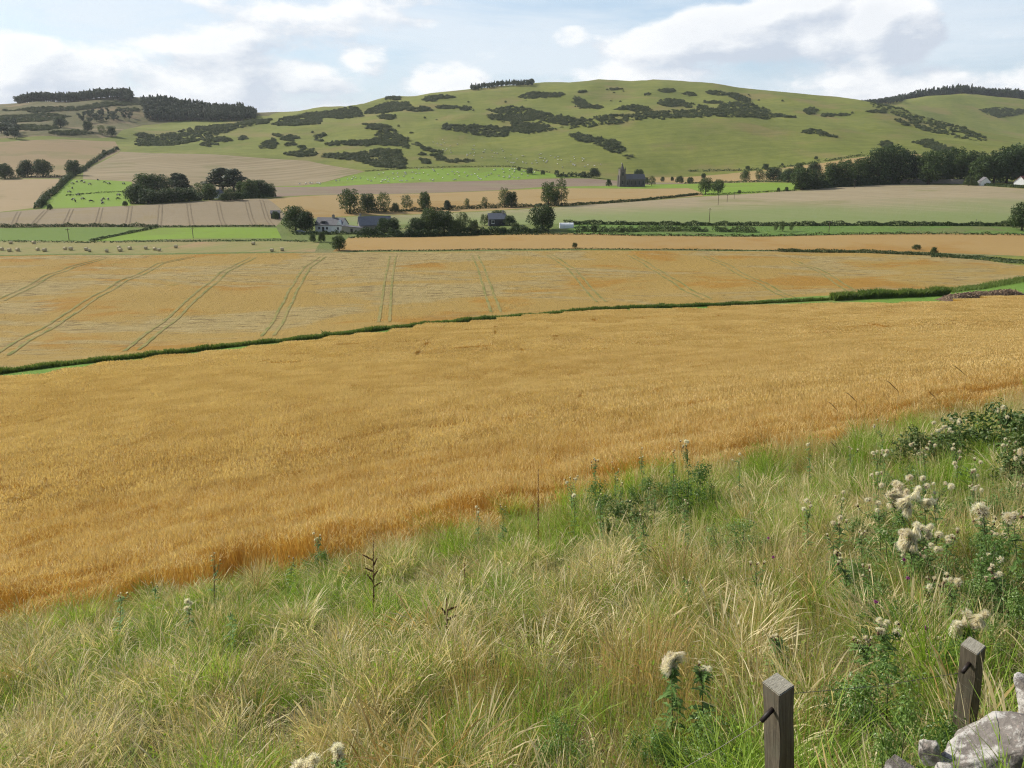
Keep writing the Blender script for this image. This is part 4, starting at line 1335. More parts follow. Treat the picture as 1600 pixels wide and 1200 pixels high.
# church: west tower with stub spire and pinnacles, long nave, lower chancel roof behind trees
p = hit(985, 291.5)
s_ = mpp(p)
ch = empty('church', tuple(p), R(13))
tag(ch, 'dark stone church with square tower and short spire', 'church')
U = s_                          # one photo pixel in metres there
tw = 8.6 * U
x0 = -19 * U
tower = MB().box(x0, x0 + tw, -tw / 2, tw / 2, -1, 25 * U).build('tower', MAT['church_stone'], ch)
mb = MB()
for (ax, ay) in ((x0, -tw / 2), (x0 + tw, -tw / 2), (x0, tw / 2), (x0 + tw, tw / 2)):
    mb.box(ax - 1.0 * U, ax + 1.0 * U, ay - 1.0 * U, ay + 1.0 * U, -1, 17 * U)
mb.build('buttress', MAT['church_stone'], tower)
mb = MB().box(x0 - .5 * U, x0 + tw + .5 * U, -tw / 2 - .5 * U, tw / 2 + .5 * U, 25.01 * U, 26.2 * U)
mb.build('parapet', MAT['church_stone'], tower)
bm = MB()
cx = x0 + tw / 2
b = len(bm.v)
for k in range(8):
    a = math.tau * (k + .5) / 8
    bm.v.append((cx + math.cos(a) * 2.9 * U, math.sin(a) * 2.9 * U, 26.2 * U))
bm.v.append((cx, 0, 36 * U))
for k in range(8):
    bm.f.append([b + k, b + (k + 1) % 8, b + 8])
    bm.m.append(0)
bm.build('spire', MAT['church_stone'], tower)
for (ax, ay) in ((x0 + .6 * U, -tw / 2 + .6 * U), (x0 + tw - .6 * U, -tw / 2 + .6 * U), (x0 + .6 * U, tw / 2 - .6 * U), (x0 + tw - .6 * U, tw / 2 - .6 * U)):
    MB().tube([(ax, ay, 26.2 * U), (ax, ay, 28.2 * U), (ax, ay, 30 * U)], [.7 * U, .6 * U, .05], 4).build('pinnacle', MAT['church_stone'], tower)
for z in (4, 17):
    f = MB().prism([(cx - 1.3 * U, z * U), (cx + 1.3 * U, z * U), (cx + 1.3 * U, (z + 4) * U), (cx, (z + 5.5) * U), (cx - 1.3 * U, (z + 4) * U)], -tw / 2 - .12, -tw / 2 - .004).build('window', MAT['glass'], tower)
nx0, nx1, nw = x0 + tw + .003, 22 * U, 11 * U
MB().prism([(-nw / 2, -1), (nw / 2, -1), (nw / 2, 11.5 * U), (0, 18.4 * U), (-nw / 2, 11.5 * U)], nx0, nx1, axis='x').build('nave', MAT['church_stone'], ch)
sl = 6.9 / 5.5
mb = MB()
for sg in (-1, 1):
    e, ez = nw / 2 + .5 * U, (11.5 - .5 * sl) * U
    prof = [(sg * e, ez + .02), (0, 18.42 * U), (0, 19.0 * U), (sg * e, ez + .6 * U)]
    mb.prism(prof if sg > 0 else prof[::-1], nx0 + .01, nx1 + .4 * U, axis='x')
mb.build('roof', MAT['slate'], ch)
for k in range(5):
    wx = nx0 + (nx1 - nx0) * (k + .5) / 5
    MB().prism([(wx - 1.0 * U, 3 * U), (wx + 1.0 * U, 3 * U), (wx + 1.0 * U, 7.5 * U), (wx, 9.5 * U), (wx - 1.0 * U, 7.5 * U)], -nw / 2 - .12, -nw / 2 - .004).build('window', MAT['glass'], ch)
mb = MB()
for k in range(4):
    wx = nx0 + (nx1 - nx0) * (k + 1) / 5
    MB().box(wx - .5 * U, wx + .5 * U, -nw / 2 - 1.5 * U, -nw / 2 - .003, -1, 9 * U).build('buttress', MAT['church_stone'], ch)

# white polytunnel
p = hit(885, 356)
pt = empty('polytunnel', tuple(p), R(3))
tag(pt, 'white polytunnel beside the big dome shaped tree', 'polytunnel')
prof = [(-1.5, -.2), (-1.5, .9), (-1.25, 1.5), (-.7, 1.95), (0, 2.1), (.7, 1.95), (1.25, 1.5), (1.5, .9), (1.5, -.2)]
MB().prism(prof, -2.9, 2.9, axis='x').build('cover', MAT['plastic'], pt)
for k in range(4):
    x = -2.8 + k * 5.6 / 3
    MB().tube([(x, a * 1.01, z * 1.01 + .005) for (a, z) in prof], .035, 5).build('hoop', MAT['frame'], pt)
MB().box(-2.96, -2.905, -.5, .5, 0, 1.7).build('door', MAT['frame'], pt)

# estate wall in front of the village wood
P = hits([(1390, 286.5), (1430, 286.5), (1480, 286.8), (1506, 287.5)])
wl = empty('estate_wall', tuple(P[0]))
tag(wl, 'grey stone wall between the stubble and the village wood', 'wall')
for i in range(len(P) - 1):
    a, b = Vector(P[i]) - Vector(P[0]), Vector(P[i + 1]) - Vector(P[0])
    d = b - a
    L = math.hypot(d.x, d.y)
    MB().box(0, L - .01, -.3, .3, -1.5, 3.0).box(-.02, L + .01, -.38, .38, 3.003, 3.2).build('wall_length', MAT['grey_wall'], wl, loc=tuple(a), rot=(0, 0, math.atan2(d.y, d.x)))

# car in the farmyard
MAT['car_paint'] = plain_mat('car_paint', (.30, .34, .40), (.27, .31, .37), 1, .25, .6, metallic=.4)
MAT['tyre'] = plain_mat('tyre', (.02, .02, .02), None, 5, .9)
p = hit(470, 365)
car = empty('parked_car', tuple(p), R(5))
tag(car, 'blue grey hatchback parked beside the two trunked tree', 'car')
prof = [(-2.0, .35), (-2.05, .75), (-1.85, .95), (-1.45, 1.42), (.35, 1.45), (1.0, .98), (1.9, .82), (2.05, .6), (2.0, .35)]
MB().prism(prof, -.82, .82).build('body', MAT['car_paint'], car)
for sg in (-1, 1):
    MB().prism([(-1.6, .98), (-1.35, 1.36), (.28, 1.38), (.8, .99)], sg * .822, sg * .835).build('side_window', MAT['glass'], car)
    for wx in (-1.25, 1.3):
        w = MB().tube([(wx, sg * .66, .32), (wx, sg * .86, .32)], .32, 14).build('wheel', MAT['tyre'], car)
        MB().tube([(wx, sg * .861, .32), (wx, sg * .875, .32)], .19, 10).build('rim', MAT['frame'], w)
    MB().box(1.93, 2.06, sg * .6 - .16, sg * .6 + .16, .6, .74).build('headlight', MAT['frame'], car)

# wooden poles
MAT['pole'] = plain_mat('pole_wood', (.12, .09, .065), (.08, .06, .045), 4, .9, .1, .2, stretch=(1, 1, .1))
for (u, vb, hp, lab) in ((1108, 348.5, 23, 'wooden power pole standing at the foot of the pinkish stubble'), (1122, 320.5, 16, 'first power pole higher up the pinkish stubble'), (1136, 316, 12, 'second power pole higher up the pinkish stubble'), (1147, 311, 9, 'farthest power pole near the hedge bend'),
                         (1295, 363, 17, 'thin pole in the damp meadow'), (108, 375, 18, 'thin pole standing in the plain green pasture'), (302, 372, 16, 'thin pole standing in the bright green pasture'), (1335, 294, 12, 'pole at the edge of the village wood'), (1524, 352, 9, 'short post by the long dark hedge')):
    p = hit(u, vb)
    h = hp * mpp(p)
    r = empty('power_pole', tuple(p), R(20))
    tag(r, lab, 'pole')
    MB().tube([(0, 0, -.5), (0, 0, h)], [.14, .10], 7).build('post', MAT['pole'], r)
    if hp > 10:
        MB().box(-.8, .8, -.05, .05, h - .5, h - .38).build('crossarm', MAT['pole'], r)
        for k in (-.7, 0, .7):
            MB().tube([(k, 0, h - .38), (k, 0, h - .18)], [.05, .035], 6).build('insulator', MAT['frame'], r)

# straw bales on the stubble
MAT['straw'] = plain_mat('straw', (.56, .48, .31), (.42, .35, .21), 6, .95, .1, .5)
bm_ = bmesh.new()
bmesh.ops.create_cone(bm_, cap_ends=True, segments=20, radius1=.66, radius2=.66, depth=1.25)
bmesh.ops.rotate(bm_, verts=bm_.verts, matrix=Matrix.Rotation(math.pi / 2, 3, 'Y'))
bmesh.ops.bevel(bm_, geom=[e for e in bm_.edges if e.calc_face_angle(0) > 1], offset=.08, segments=2, affect='EDGES')
bmesh.ops.translate(bm_, verts=bm_.verts, vec=(0, 0, .62))
bale_me = bpy.data.meshes.new('straw_bale')
bm_.to_mesh(bale_me)
bm_.free()
bale_me.materials.append(MAT['straw'])
for k, (u, v) in enumerate(((3, 391), (17, 381), (15, 393), (28, 392.5), (53, 381), (59, 391.5), (70, 393), (102, 390.5), (111, 391), (135, 391.5), (140, 393.5), (167, 394), (186, 389), (188, 393), (203, 390), (228, 389.5), (249, 392.5), (242, 391), (275, 387.5), (396, 382.5), (425, 393), (441, 392), (-30, 390), (-60, 384))):
    p = hit(u, v)
    o = add('straw_bale', bale_me, None, tuple(p), (0, 0, random.uniform(-.5, .5)), random.uniform(.8, .98))
    tag(o, 'round straw bale lying on the stubble behind the barley', 'bale', 'straw bales on the stubble field')

# sheep and cattle, each a single skin grown over a skeleton


def animal(name, verts, edges, radii, mats, pick):
    me = bpy.data.meshes.new(name)
    me.from_pydata(verts, edges, [])
    o = bpy.data.objects.new(name, me)
    COL.objects.link(o)
    md = o.modifiers.new('skin', 'SKIN')
    for i, r_ in enumerate(radii):
        o.data.skin_vertices[0].data[i].radius = r_ if isinstance(r_, tuple) else (r_, r_)
    o.data.skin_vertices[0].data[0].use_root = True
    dg = bpy.context.evaluated_depsgraph_get()
    em = bpy.data.meshes.new_from_object(o.evaluated_get(dg))
    bpy.data.objects.remove(o)
    for m in mats:
        em.materials.append(m)
    for f in em.polygons:
        f.material_index = pick(f.center)
        f.use_smooth = True
    return em


MAT['wool'] = plain_mat('wool', (.80, .77, .68), (.70, .66, .57), 9, .95, .1, .3)
MAT['sheep_face'] = plain_mat('sheep_face', (.10, .085, .07), None, 5, .9)
MAT['cow_black'] = plain_mat('cow_hide', (.025, .022, .02), (.04, .035, .03), 2, .7)
MAT['cow_white'] = plain_mat('cow_hide_pale', (.55, .50, .42), (.45, .40, .33), 2, .8)


def quad(hgt, L, body, headdrop, leg):
    bz = hgt * .68
    v = [(0, 0, bz), (L * .32, 0, bz + .02), (-L * .32, 0, bz + .02), (L * .52, 0, bz + .04 - headdrop * .4), (L * .72, 0, bz - headdrop), (L * .86, 0, bz - headdrop - .1 * hgt)]
    e = [(0, 1), (0, 2), (1, 3), (3, 4), (4, 5)]
    r = [(body, body * 1.05), (body * .92, body), (body * .9, body * .98), body * .5, body * .36, body * .22]
    for sx in (1, -1):
        for sy in (1, -1):
            b = len(v)
            jx = -.05 * L if sx < 0 else 0.0
            v += [(sx * L * .34, sy * body * .62, bz - body * .55), (sx * L * .34 + jx, sy * body * .62, bz * .45), (sx * L * .34 - jx * .3, sy * body * .62, .02)]
            e += [(1 if sx > 0 else 2, b), (b, b + 1), (b + 1, b + 2)]
            r += [leg * 1.7, leg, leg * .9]
    b = len(v)
    v.append((-L * .50, 0, bz - body * .6))
    e.append((2, b))
    r.append(leg * .6)
    return v, e, r


v, e, r_ = quad(.85, 1.15, .25, .28, .045)
sheep_me = animal('sheep', v, e, r_, [MAT['wool'], MAT['sheep_face']], lambda c: 1 if (c.x > .72 or c.z < .26) else 0)
v, e, r_ = quad(1.45, 2.1, .38, .55, .075)
cow_me = [animal('cow', v, e, r_, [MAT['cow_black'], MAT['cow_white']], (lambda c: 0) if k else (lambda c: 1 if -.5 < c.x < .45 else 0)) for k in range(2)]
rg = np.random.default_rng(77)


def herd(me, uvs, name, label, cat, group, sc=1.0):
    for (x, y, z) in hits(uvs):
        m_ = me[int(rg.integers(0, len(me)))] if isinstance(me, list) else me
        o = add(name, m_, None, (x, y, z - .01), (0, 0, float(rg.uniform(0, 6.28))), sc * float(rg.uniform(.9, 1.1)))
        tag(o, label, cat, group)


herd(sheep_me, poly_fill([(600, 267), (650, 265), (800, 263), (840, 270), (860, 276), (780, 281), (620, 285), (560, 286)], 85, rg) + poly_fill([(445, 290), (560, 277), (620, 283), (560, 287)], 16, rg), 'sheep', 'white sheep grazing on the bright green strip below the hill', 'sheep', 'sheep on the bright green strip', 1.45)
herd(sheep_me, poly_fill([(645, 212), (700, 220), (820, 238), (900, 246), (985, 258), (900, 264), (800, 256), (700, 240), (650, 220)], 80, rg), 'sheep', 'white sheep grazing on the hill slope above the bright strip', 'sheep', 'sheep on the hill slope', 1.4)
herd(cow_me, [(113, 288), (120, 285), (128, 284), (132, 286), (140, 289), (113, 295), (108, 301), (153, 282), (163, 286), (170, 288), (193, 288), (115, 313), (118, 316), (122, 306), (129, 312), (142, 316), (159, 315), (162, 312), (169, 313), (161, 319), (185, 306), (184, 312), (200, 300), (197, 303)], 'cow', 'dark and white cow grazing in the small bright pasture', 'cow', 'cattle in the small bright pasture')

# manure heap at the end of the ditch
MAT['heap'] = plain_mat('old_manure', (.17, .115, .075), (.09, .06, .042), 2.2, .95, .1, .6)
MAT['heap_pale'] = plain_mat('dry_straw_manure', (.34, .26, .17), (.20, .14, .09), 2.5, .95, .1, .5)
rg = np.random.default_rng(8)
pa, pb_ = hit(1476, 471), hit(1602, 463)
ax = Vector((pb_[0] - pa[0], pb_[1] - pa[1]))
L = ax.length
ax.normalize()
NX, NY = 90, 26
V, Fc = [], []
for i in range(NX):
    for j in range(NY):
        a, b = i / (NX - 1), j / (NY - 1) * 2 - 1
        hx = pa[0] + ax.x * a * L - ax.y * b * 2.4
        hy = pa[1] + ax.y * a * L + ax.x * b * 2.4 + 1.4
        prof = max(0, 1 - b * b) ** .6 * min(1, a * 6, (1 - a) * 9) ** .7
        nz = .5 + .5 * math.sin(a * 23) * math.sin(a * 7 + b * 3) * .5 + rg.uniform(-.22, .22)
        V.append((hx - pa[0] + rg.uniform(-.12, .12), hy - pa[1] + rg.uniform(-.1, .1), float(zf(hx, hy)) - pa[2] - .1 + prof * 1.55 * (.72 + .4 * nz)))
for i in range(NX - 1):
    for j in range(NY - 1):
        Fc.append([i * NY + j, (i + 1) * NY + j, (i + 1) * NY + j + 1, i * NY + j + 1])
hp_ = empty('manure_heap', tuple(pa))
tag(hp_, 'long heap of brown manure at the end of the ditch', 'heap')
add('mound', mesh_np('mound', V, Fc, MAT['heap']), hp_)
VV = np.array(V)
top = VV[VV[:, 2] > .35]
pk = top[rg.integers(0, len(top), 900)] + rg.normal(0, .08, (900, 3))
Vq, Fq = leaf_quads(pk, rg.normal(size=(900, 3)) + np.array([0, 0, .8]), .17, rg, .8, .4)
cl = add('clods', mesh_np('clods', Vq, Fq, MAT['heap_pale']), hp_)
cl['kind'] = 'stuff'

# ------------------------------------------------------------------ grasses


def blades(rg, n, cen, L, W, lean, curve, droop, wind=(0, 0), head=None, seg=4, spread=1.0, rad=.07):
    """grass blades or stalks in a tuft; head=(start, width) thickens the outer end into a plume"""
    az = rg.uniform(0, math.tau, n)
    rr = rad * np.sqrt(rg.uniform(0, 1, n))
    ck = cen[rg.integers(0, len(cen), n)]
    b = np.column_stack([ck[:, 0] + np.cos(az) * rr, ck[:, 1] + np.sin(az) * rr, np.zeros(n) - .03])
    az2 = az + rg.normal(0, .7, n)
    ln = rg.uniform(*L, n)
    le = rg.uniform(*lean, n)
    cu = rg.uniform(*curve, n)
    dr = rg.uniform(*droop, n)
    w = rg.uniform(*W, n)
    hd = np.column_stack([np.cos(az2) * spread + wind[0], np.sin(az2) * spread + wind[1]])
    tw = rg.uniform(0, math.pi, n)
    sx = np.column_stack([np.cos(tw), np.sin(tw), rg.normal(0, .15, n)])
    V = np.empty((n, (seg + 1) * 2, 3))
    for i in range(seg + 1):
        t = i / seg
        h = ln * (le * t + cu * t * t)
        z = ln * (t - dr * t ** 3)
        c = b + np.column_stack([hd * h[:, None], z])
        if head and t >= head[0] and i < seg:
            wi = np.full(n, head[1]) * rg.uniform(.6, 1.2, n)
        else:
            wi = w * (1 - .75 * t) if not head else w * .8
        if i == seg:
            wi = w * .15
        V[:, 2 * i] = c - sx * wi[:, None] / 2
        V[:, 2 * i + 1] = c + sx * wi[:, None] / 2
    k = (seg + 1) * 2
    Fq = np.concatenate([np.array([[2 * i, 2 * i + 1, 2 * i + 3, 2 * i + 2]]) + (np.arange(n) * k)[:, None] for i in range(seg)])
    tint = np.repeat(rg.uniform(0, 1, n), k)
    return V.reshape(-1, 3), Fq, tint


def tuft(name, mats, layers, seed):
    """layers: (material index, blades args)"""
    rg = np.random.default_rng(seed)
    Vs, Fs, Ts, Ms = [], [], [], []
    o = 0
    for (mi, kw) in layers:
        V, Fq, t = blades(rg, **kw)
        Vs.append(V)
        Fs.append(Fq + o)
        Ts.append(t)
        Ms += [mi] * len(Fq)
        o += len(V)
    return mesh_np(name, np.vstack(Vs), np.vstack(Fs), mats, Ms, tint=np.concatenate(Ts))


MAT['g_green'] = leaf_mat('green_blade', [(.12, .205, .022), (.22, .34, .036), (.35, .46, .08)], .42, .5)
MAT['g_straw'] = leaf_mat('straw_blade', [(.40, .32, .15), (.60, .50, .27), (.76, .67, .43)], .38, .6)
MAT['g_brown'] = leaf_mat('bent_stalk', [(.32, .20, .07), (.45, .31, .12), (.58, .46, .22)], .35, .6)
MAT['g_olive'] = leaf_mat('olive_blade', [(.14, .165, .035), (.23, .25, .065), (.36, .34, .13)], .42, .55)
MAT['g_grey'] = leaf_mat('grey_litter', [(.20, .175, .11), (.32, .28, .18), (.46, .41, .28)], .3, .8)
MAT['barley'] = leaf_mat('barley_stalk', [(.40, .215, .045), (.52, .305, .075), (.62, .40, .12)], .35, .6)
MAT['barley_ear'] = leaf_mat('barley_ear', [(.49, .325, .11), (.58, .415, .165), (.66, .50, .23)], .35, .6)
SMAT = [MAT['g_green'], MAT['g_straw'], MAT['g_brown'], MAT['g_olive'], MAT['g_grey']]
wd = (-.10, -.08)
PSZ = .50


def G(n, L=(.18, .42), W=(.003, .0055), **k):
    d = dict(n=int(n * 1.25), L=L, W=W, lean=(.05, .35), curve=(.1, .6), droop=(.05, .35), wind=wd)
    d.update(k)
    return d


def patch(name, layers, seed):
    """half a metre of mixed grass growing in clumps"""
    rg = np.random.default_rng(seed)
    Vs, Fs, Ts, Ms = [], [], [], []
    o = 0
    for (mi, ncl, kw) in layers:
        cen = rg.uniform(-PSZ / 2, PSZ / 2, (ncl, 2))
        V, Fq, t = blades(rg, cen=cen, **kw)
        Vs.append(V)
        Fs.append(Fq + o)
        Ts.append(t)
        Ms += [mi] * len(Fq)
        o += len(V)
    # small broad leaves of weeds in between
    for (mi, cnt, ls, zr) in ((0, 60, .014, (.02, .30)), (3, 40, .012, (.02, .25)), (4, 30, .010, (.0, .15))):
        P = np.column_stack([rg.uniform(-PSZ / 2, PSZ / 2, (cnt, 2)), rg.uniform(*zr, cnt)])
        V, Fq = leaf_quads(P, rg.normal(size=(cnt, 3)) + np.array([0, 0, .8]), ls, rg, .5, .2)
        Vs.append(V)
        Fs.append(Fq + o)
        Ts.append(np.repeat(rg.uniform(0, 1, cnt), 4))
        Ms += [mi] * cnt
        o += len(V)
    return mesh_np(name, np.vstack(Vs), np.vstack(Fs), SMAT, Ms, tint=np.concatenate(Ts))


plume = dict(L=(.28, .52), W=(.0016, .0026), lean=(.05, .30), curve=(.10, .50), droop=(.10, .45), head=(.66, .008), seg=6, rad=.10)
stalk = dict(L=(.28, .55), W=(.0016, .0028), lean=(.0, .16), curve=(.0, .18), droop=(.0, .08), head=(.76, .0055), seg=4, rad=.16, wind=(-.1, -.05))
litter = dict(L=(.15, .4), lean=(.5, 1.1), curve=(0, .4), droop=(.2, .5), rad=.2, seg=3)
LAY = {
    'green': [(0, 7, G(190)), (3, 6, G(80, L=(.15, .38))), (4, 5, G(40, **litter)), (1, 2, G(10, **plume))],
    'lush': [(0, 5, G(190, L=(.32, .62), W=(.006, .010), curve=(.2, .7), droop=(.1, .4))), (3, 5, G(60, L=(.15, .35)))],
    'straw': [(1, 5, G(120, **plume)), (0, 6, G(90, L=(.18, .4))), (4, 6, G(70, **litter))],
    'brown': [(2, 9, G(110, **stalk)), (3, 8, G(120, L=(.15, .34))), (0, 5, G(80, L=(.15, .35))), (4, 5, G(40, **litter)), (1, 3, G(14, **stalk))],
    'mixed': [(3, 8, G(130, L=(.16, .4))), (0, 5, G(60)), (1, 4, G(36, **{**plume, 'L': (.3, .55)})), (2, 6, G(50, **stalk)), (4, 5, G(50, **litter))],
    'pale': [(1, 5, G(40, **{**stalk, 'L': (.45, .8)})), (0, 8, G(110, L=(.15, .4))), (3, 8, G(90, L=(.15, .36))), (2, 4, G(30, **stalk)), (4, 5, G(40, **litter))],
}
SPN = list(LAY)
protos, start = [], {}
for q_, k in enumerate(SPN):
    start[k] = (len(protos), 5)
    protos += [patch(k + '_grass', LAY[k], 200 + 10 * q_ + i) for i in range(5)]
# where each kind is thick on the bank: photo position, radius in metres, weight
PATCH = [
    ('straw', 300, 1090, 1.6, 2.2), ('straw', 100, 1130, 1.6, 1.8), ('straw', 470, 1010, 1.3, 2.0), ('straw', 770, 900, 1.5, 3.0), ('straw', 700, 980, 1.0, 1.6), ('straw', 20, 1020, 1.6, 1.4), ('straw', 380, 1180, 1.2, 1.4), ('straw', 850, 960, 1.2, 1.2),
    ('green', 250, 960, 1.6, 2.4), ('green', 420, 920, 1.5, 2.2), ('lush', 180, 1010, .7, 2.2), ('green', 600, 920, 1.3, 2.2), ('lush', 640, 955, .8, 1.6), ('green', 50, 1060, 1.3, 1.6), ('green', 920, 830, 1.6, 2.4), ('green', 1080, 800, 2.0, 2.0), ('lush', 560, 980, .6, 1.2), ('green', 1260, 740, 1.6, 2.2), ('green', 880, 880, 1.4, 1.6),
    ('brown', 780, 1120, 1.1, 2.8), ('brown', 640, 1120, .9, 2.4), ('brown', 900, 1080, 1.1, 2.0), ('brown', 1000, 1010, 1.0, 1.4), ('brown', 1150, 1010, 1.0, 1.8), ('brown', 1290, 980, 1.0, 2.0), ('brown', 1190, 1100, .6, 1.8), ('brown', 540, 1160, .7, 1.2), ('brown', 1350, 920, 1.0, 1.4),
    ('pale', 1180, 850, 2.0, 2.0), ('pale', 1350, 800, 2.2, 1.8), ('pale', 1500, 780, 2.0, 1.4), ('mixed', 1000, 930, 1.6, 2.0), ('mixed', 1250, 880, 1.6, 1.4), ('mixed', 1450, 720, 2.2, 1.6), ('green', 1330, 1130, .5, 2.0), ('lush', 1480, 1180, .5, 3.0), ('lush', 1560, 1160, .4, 3.0), ('lush', 1250, 1190, .3, 2.0), ('green', 1400, 860, 1.2, 1.2), ('lush', 960, 815, 1.2, 2.0), ('lush', 1090, 800, 1.2, 2.2), ('lush', 1180, 790, 1.2, 1.4), ('lush', 1420, 740, 1.4, 1.4), ('lush', 1520, 730, 1.4, 1.4), ('green', 330, 990, 1.0, 1.6), ('lush', 300, 940, .8, 1.4), ('lush', 450, 930, .8, 1.2),
]
PG = [(k, hit(u, v, .45)[:2], r, w) for (k, u, v, r, w) in PATCH]
rg = np.random.default_rng(21)
sp_ = .36
gx, gy = np.meshgrid(np.arange(-24, 24, sp_), np.arange(.9, 26, sp_))
gx = (gx + rg.uniform(-.5, .5, gx.shape) * sp_).ravel()
gy = (gy + rg.uniform(-.5, .5, gy.shape) * sp_).ravel()
ne = np.array(near_edge)
edge = np.interp(gx, ne[:, 0], ne[:, 1]) + .5 * sines(gx, gy, 3.0, 61) + .35 * sines(gx, gy, 1.1, 62)
keep = (gy < edge + np.abs(rg.normal(0, 1.2, len(gx))) - .25) & (np.abs(gx) < .80 * gy + 2.6)
# bare pockets between tussocks
keep &= (sines(gx, gy, 1.3, 131) + .6 * sines(gx, gy, .7, 132)) > -1.25
# sparser farther off
keep &= rg.uniform(0, 1, len(gx)) < np.clip(1.25 - gy * .025, .7, 1)
# hollows where the tall grass is pushed apart
HOLLOW = [(205, 1068, .32), (700, 990, .36), (585, 975, .25), (985, 800, .55), (440, 1090, .22), (1060, 850, .4), (470, 1120, .22), (850, 1000, .2), (1120, 790, .4), (560, 1050, .2), (960, 1130, .15)]
HG = [(hit(u, v, .25)[:2], r * 1.5) for (u, v, r) in HOLLOW]
hol = np.zeros(len(gx))
for (c, r) in HG:
    hol = np.maximum(hol, np.clip(1.4 - np.hypot(gx - c[0], gy - c[1]) / r, 0, 1))
keep &= rg.uniform(0, 1, len(gx)) > hol * .96
keep &= ~((gx > 1.25) & (gy < 2.95) & (rg.uniform(0, 1, len(gx)) < .55))
gx, gy, edge = gx[keep], gy[keep], edge[keep]
n = len(gx)
wt = np.zeros((n, len(SPN)))
base_w = {'green': 1.3, 'lush': .35, 'straw': .32, 'brown': .22, 'mixed': .6, 'pale': .3}
for j, k in enumerate(SPN):
    wt[:, j] = base_w[k] * np.clip(1 + .9 * sines(gx, gy, 1.9, 70 + j), .05, 3)
for (k, c, r, w) in PG:
    d = np.hypot(gx - c[0], gy - c[1]) / r
    wt[:, SPN.index(k)] += 2.2 * w * np.exp(-d * d * 1.4)
# brome and bent creep into the crop edge
e_ = np.exp(-((edge - gy) / .9) ** 2)
wt[:, SPN.index('brown')] += 2.2 * e_
wt[:, SPN.index('mixed')] += 1.2 * e_
wt /= wt.sum(1)[:, None]
ch_ = (wt.cumsum(1) > rg.uniform(0, 1, n)[:, None]).argmax(1)
idx = np.array([start[SPN[c]][0] for c in ch_]) + np.array([rg.integers(0, start[SPN[c]][1]) for c in ch_])
tall = np.exp(-(((gx - 3.2) / 3.6) ** 2 + ((gy - edge + 1.2) / 1.6) ** 2)) + .7 * np.exp(-(((gx - 9) / 4) ** 2 + ((gy - edge + 2) / 3) ** 2))
hgt = (1 + .75 * tall) * np.clip(1 + .45 * sines(gx, gy, 1.5, 81) + .30 * sines(gx, gy, .8, 82), .34, 1.8)
sc_ = rg.uniform(.75, 1.15, n) * hgt
sc_ *= np.clip(.75 + gy * .05, .75, 1.1)
sc_ *= np.where((gx > 1.05) & (gy < 3.0), .5, 1.0)
scatter('bank_grass', protos, np.column_stack([gx, gy, zf(gx, gy)]), np.column_stack([rg.normal(0, .10, n), rg.normal(0, .10, n), rg.uniform(-3.14, 3.14, n)]), np.column_stack([np.clip(sc_, .95, 1.3), np.clip(sc_, .95, 1.3), sc_]), idx,
        'tall mixed grasses, green and bleached, covering the bank in front', 'grass')

# dense tussocks standing out of the sward
TMAT = SMAT


def tussock(seed, mi, mj):
    rg = np.random.default_rng(seed)
    c = np.zeros((1, 2))
    parts = [(mi, blades(rg, n=170, cen=c, L=(.30, .62), W=(.003, .006), lean=(.1, .55), curve=(.1, .6), droop=(.1, .5), rad=.11, seg=5)),
             (mj, blades(rg, n=60, cen=c, L=(.40, .72), W=(.0018, .003), lean=(.08, .4), curve=(.1, .45), droop=(.1, .4), head=(.62, .010), seg=6, rad=.11)),
             (4, blades(rg, n=60, cen=c, L=(.15, .4), W=(.003, .006), lean=(.5, 1.1), curve=(0, .4), droop=(.2, .6), rad=.15, seg=3))]
    Vs, Fs, Ts, Ms, o = [], [], [], [], 0
    for (m_, (V, Fq, t)) in parts:
        Vs.append(V)
        Fs.append(Fq + o)
        Ts.append(t)
        Ms += [m_] * len(Fq)
        o += len(V)
    return mesh_np('tussock', np.vstack(Vs), np.vstack(Fs), SMAT, Ms, tint=np.concatenate(Ts))


TU = [tussock(700 + i, 0, 1) for i in range(3)] + [tussock(710 + i, 1, 1) for i in range(2)] + [tussock(720, 3, 2)]
rg = np.random.default_rng(23)
tx, ty = rg.uniform(-14, 16, 2600), rg.uniform(2.2, 20, 2600)
te = np.interp(tx, ne[:, 0], ne[:, 1])
kk = (ty < te + .3) & (np.abs(tx) < .80 * ty + 2) & ~((tx > 1.05) & (ty < 3.2)) & (sines(tx, ty, 2.4, 151) > -.2)
tx, ty = tx[kk][:520], ty[kk][:520]
n = len(tx)
scatter('grass_tussocks', TU, np.column_stack([tx, ty, zf(tx, ty)]), np.column_stack([rg.normal(0, .12, n), rg.normal(0, .12, n), rg.uniform(0, 6.28, n)]), rg.uniform(.75, 1.35, n), rg.choice(6, n, p=[.22, .22, .22, .1, .1, .14]),
        'coarse grass tussocks standing out of the bank', 'grass')

# --- barley: patches of stalks set close together


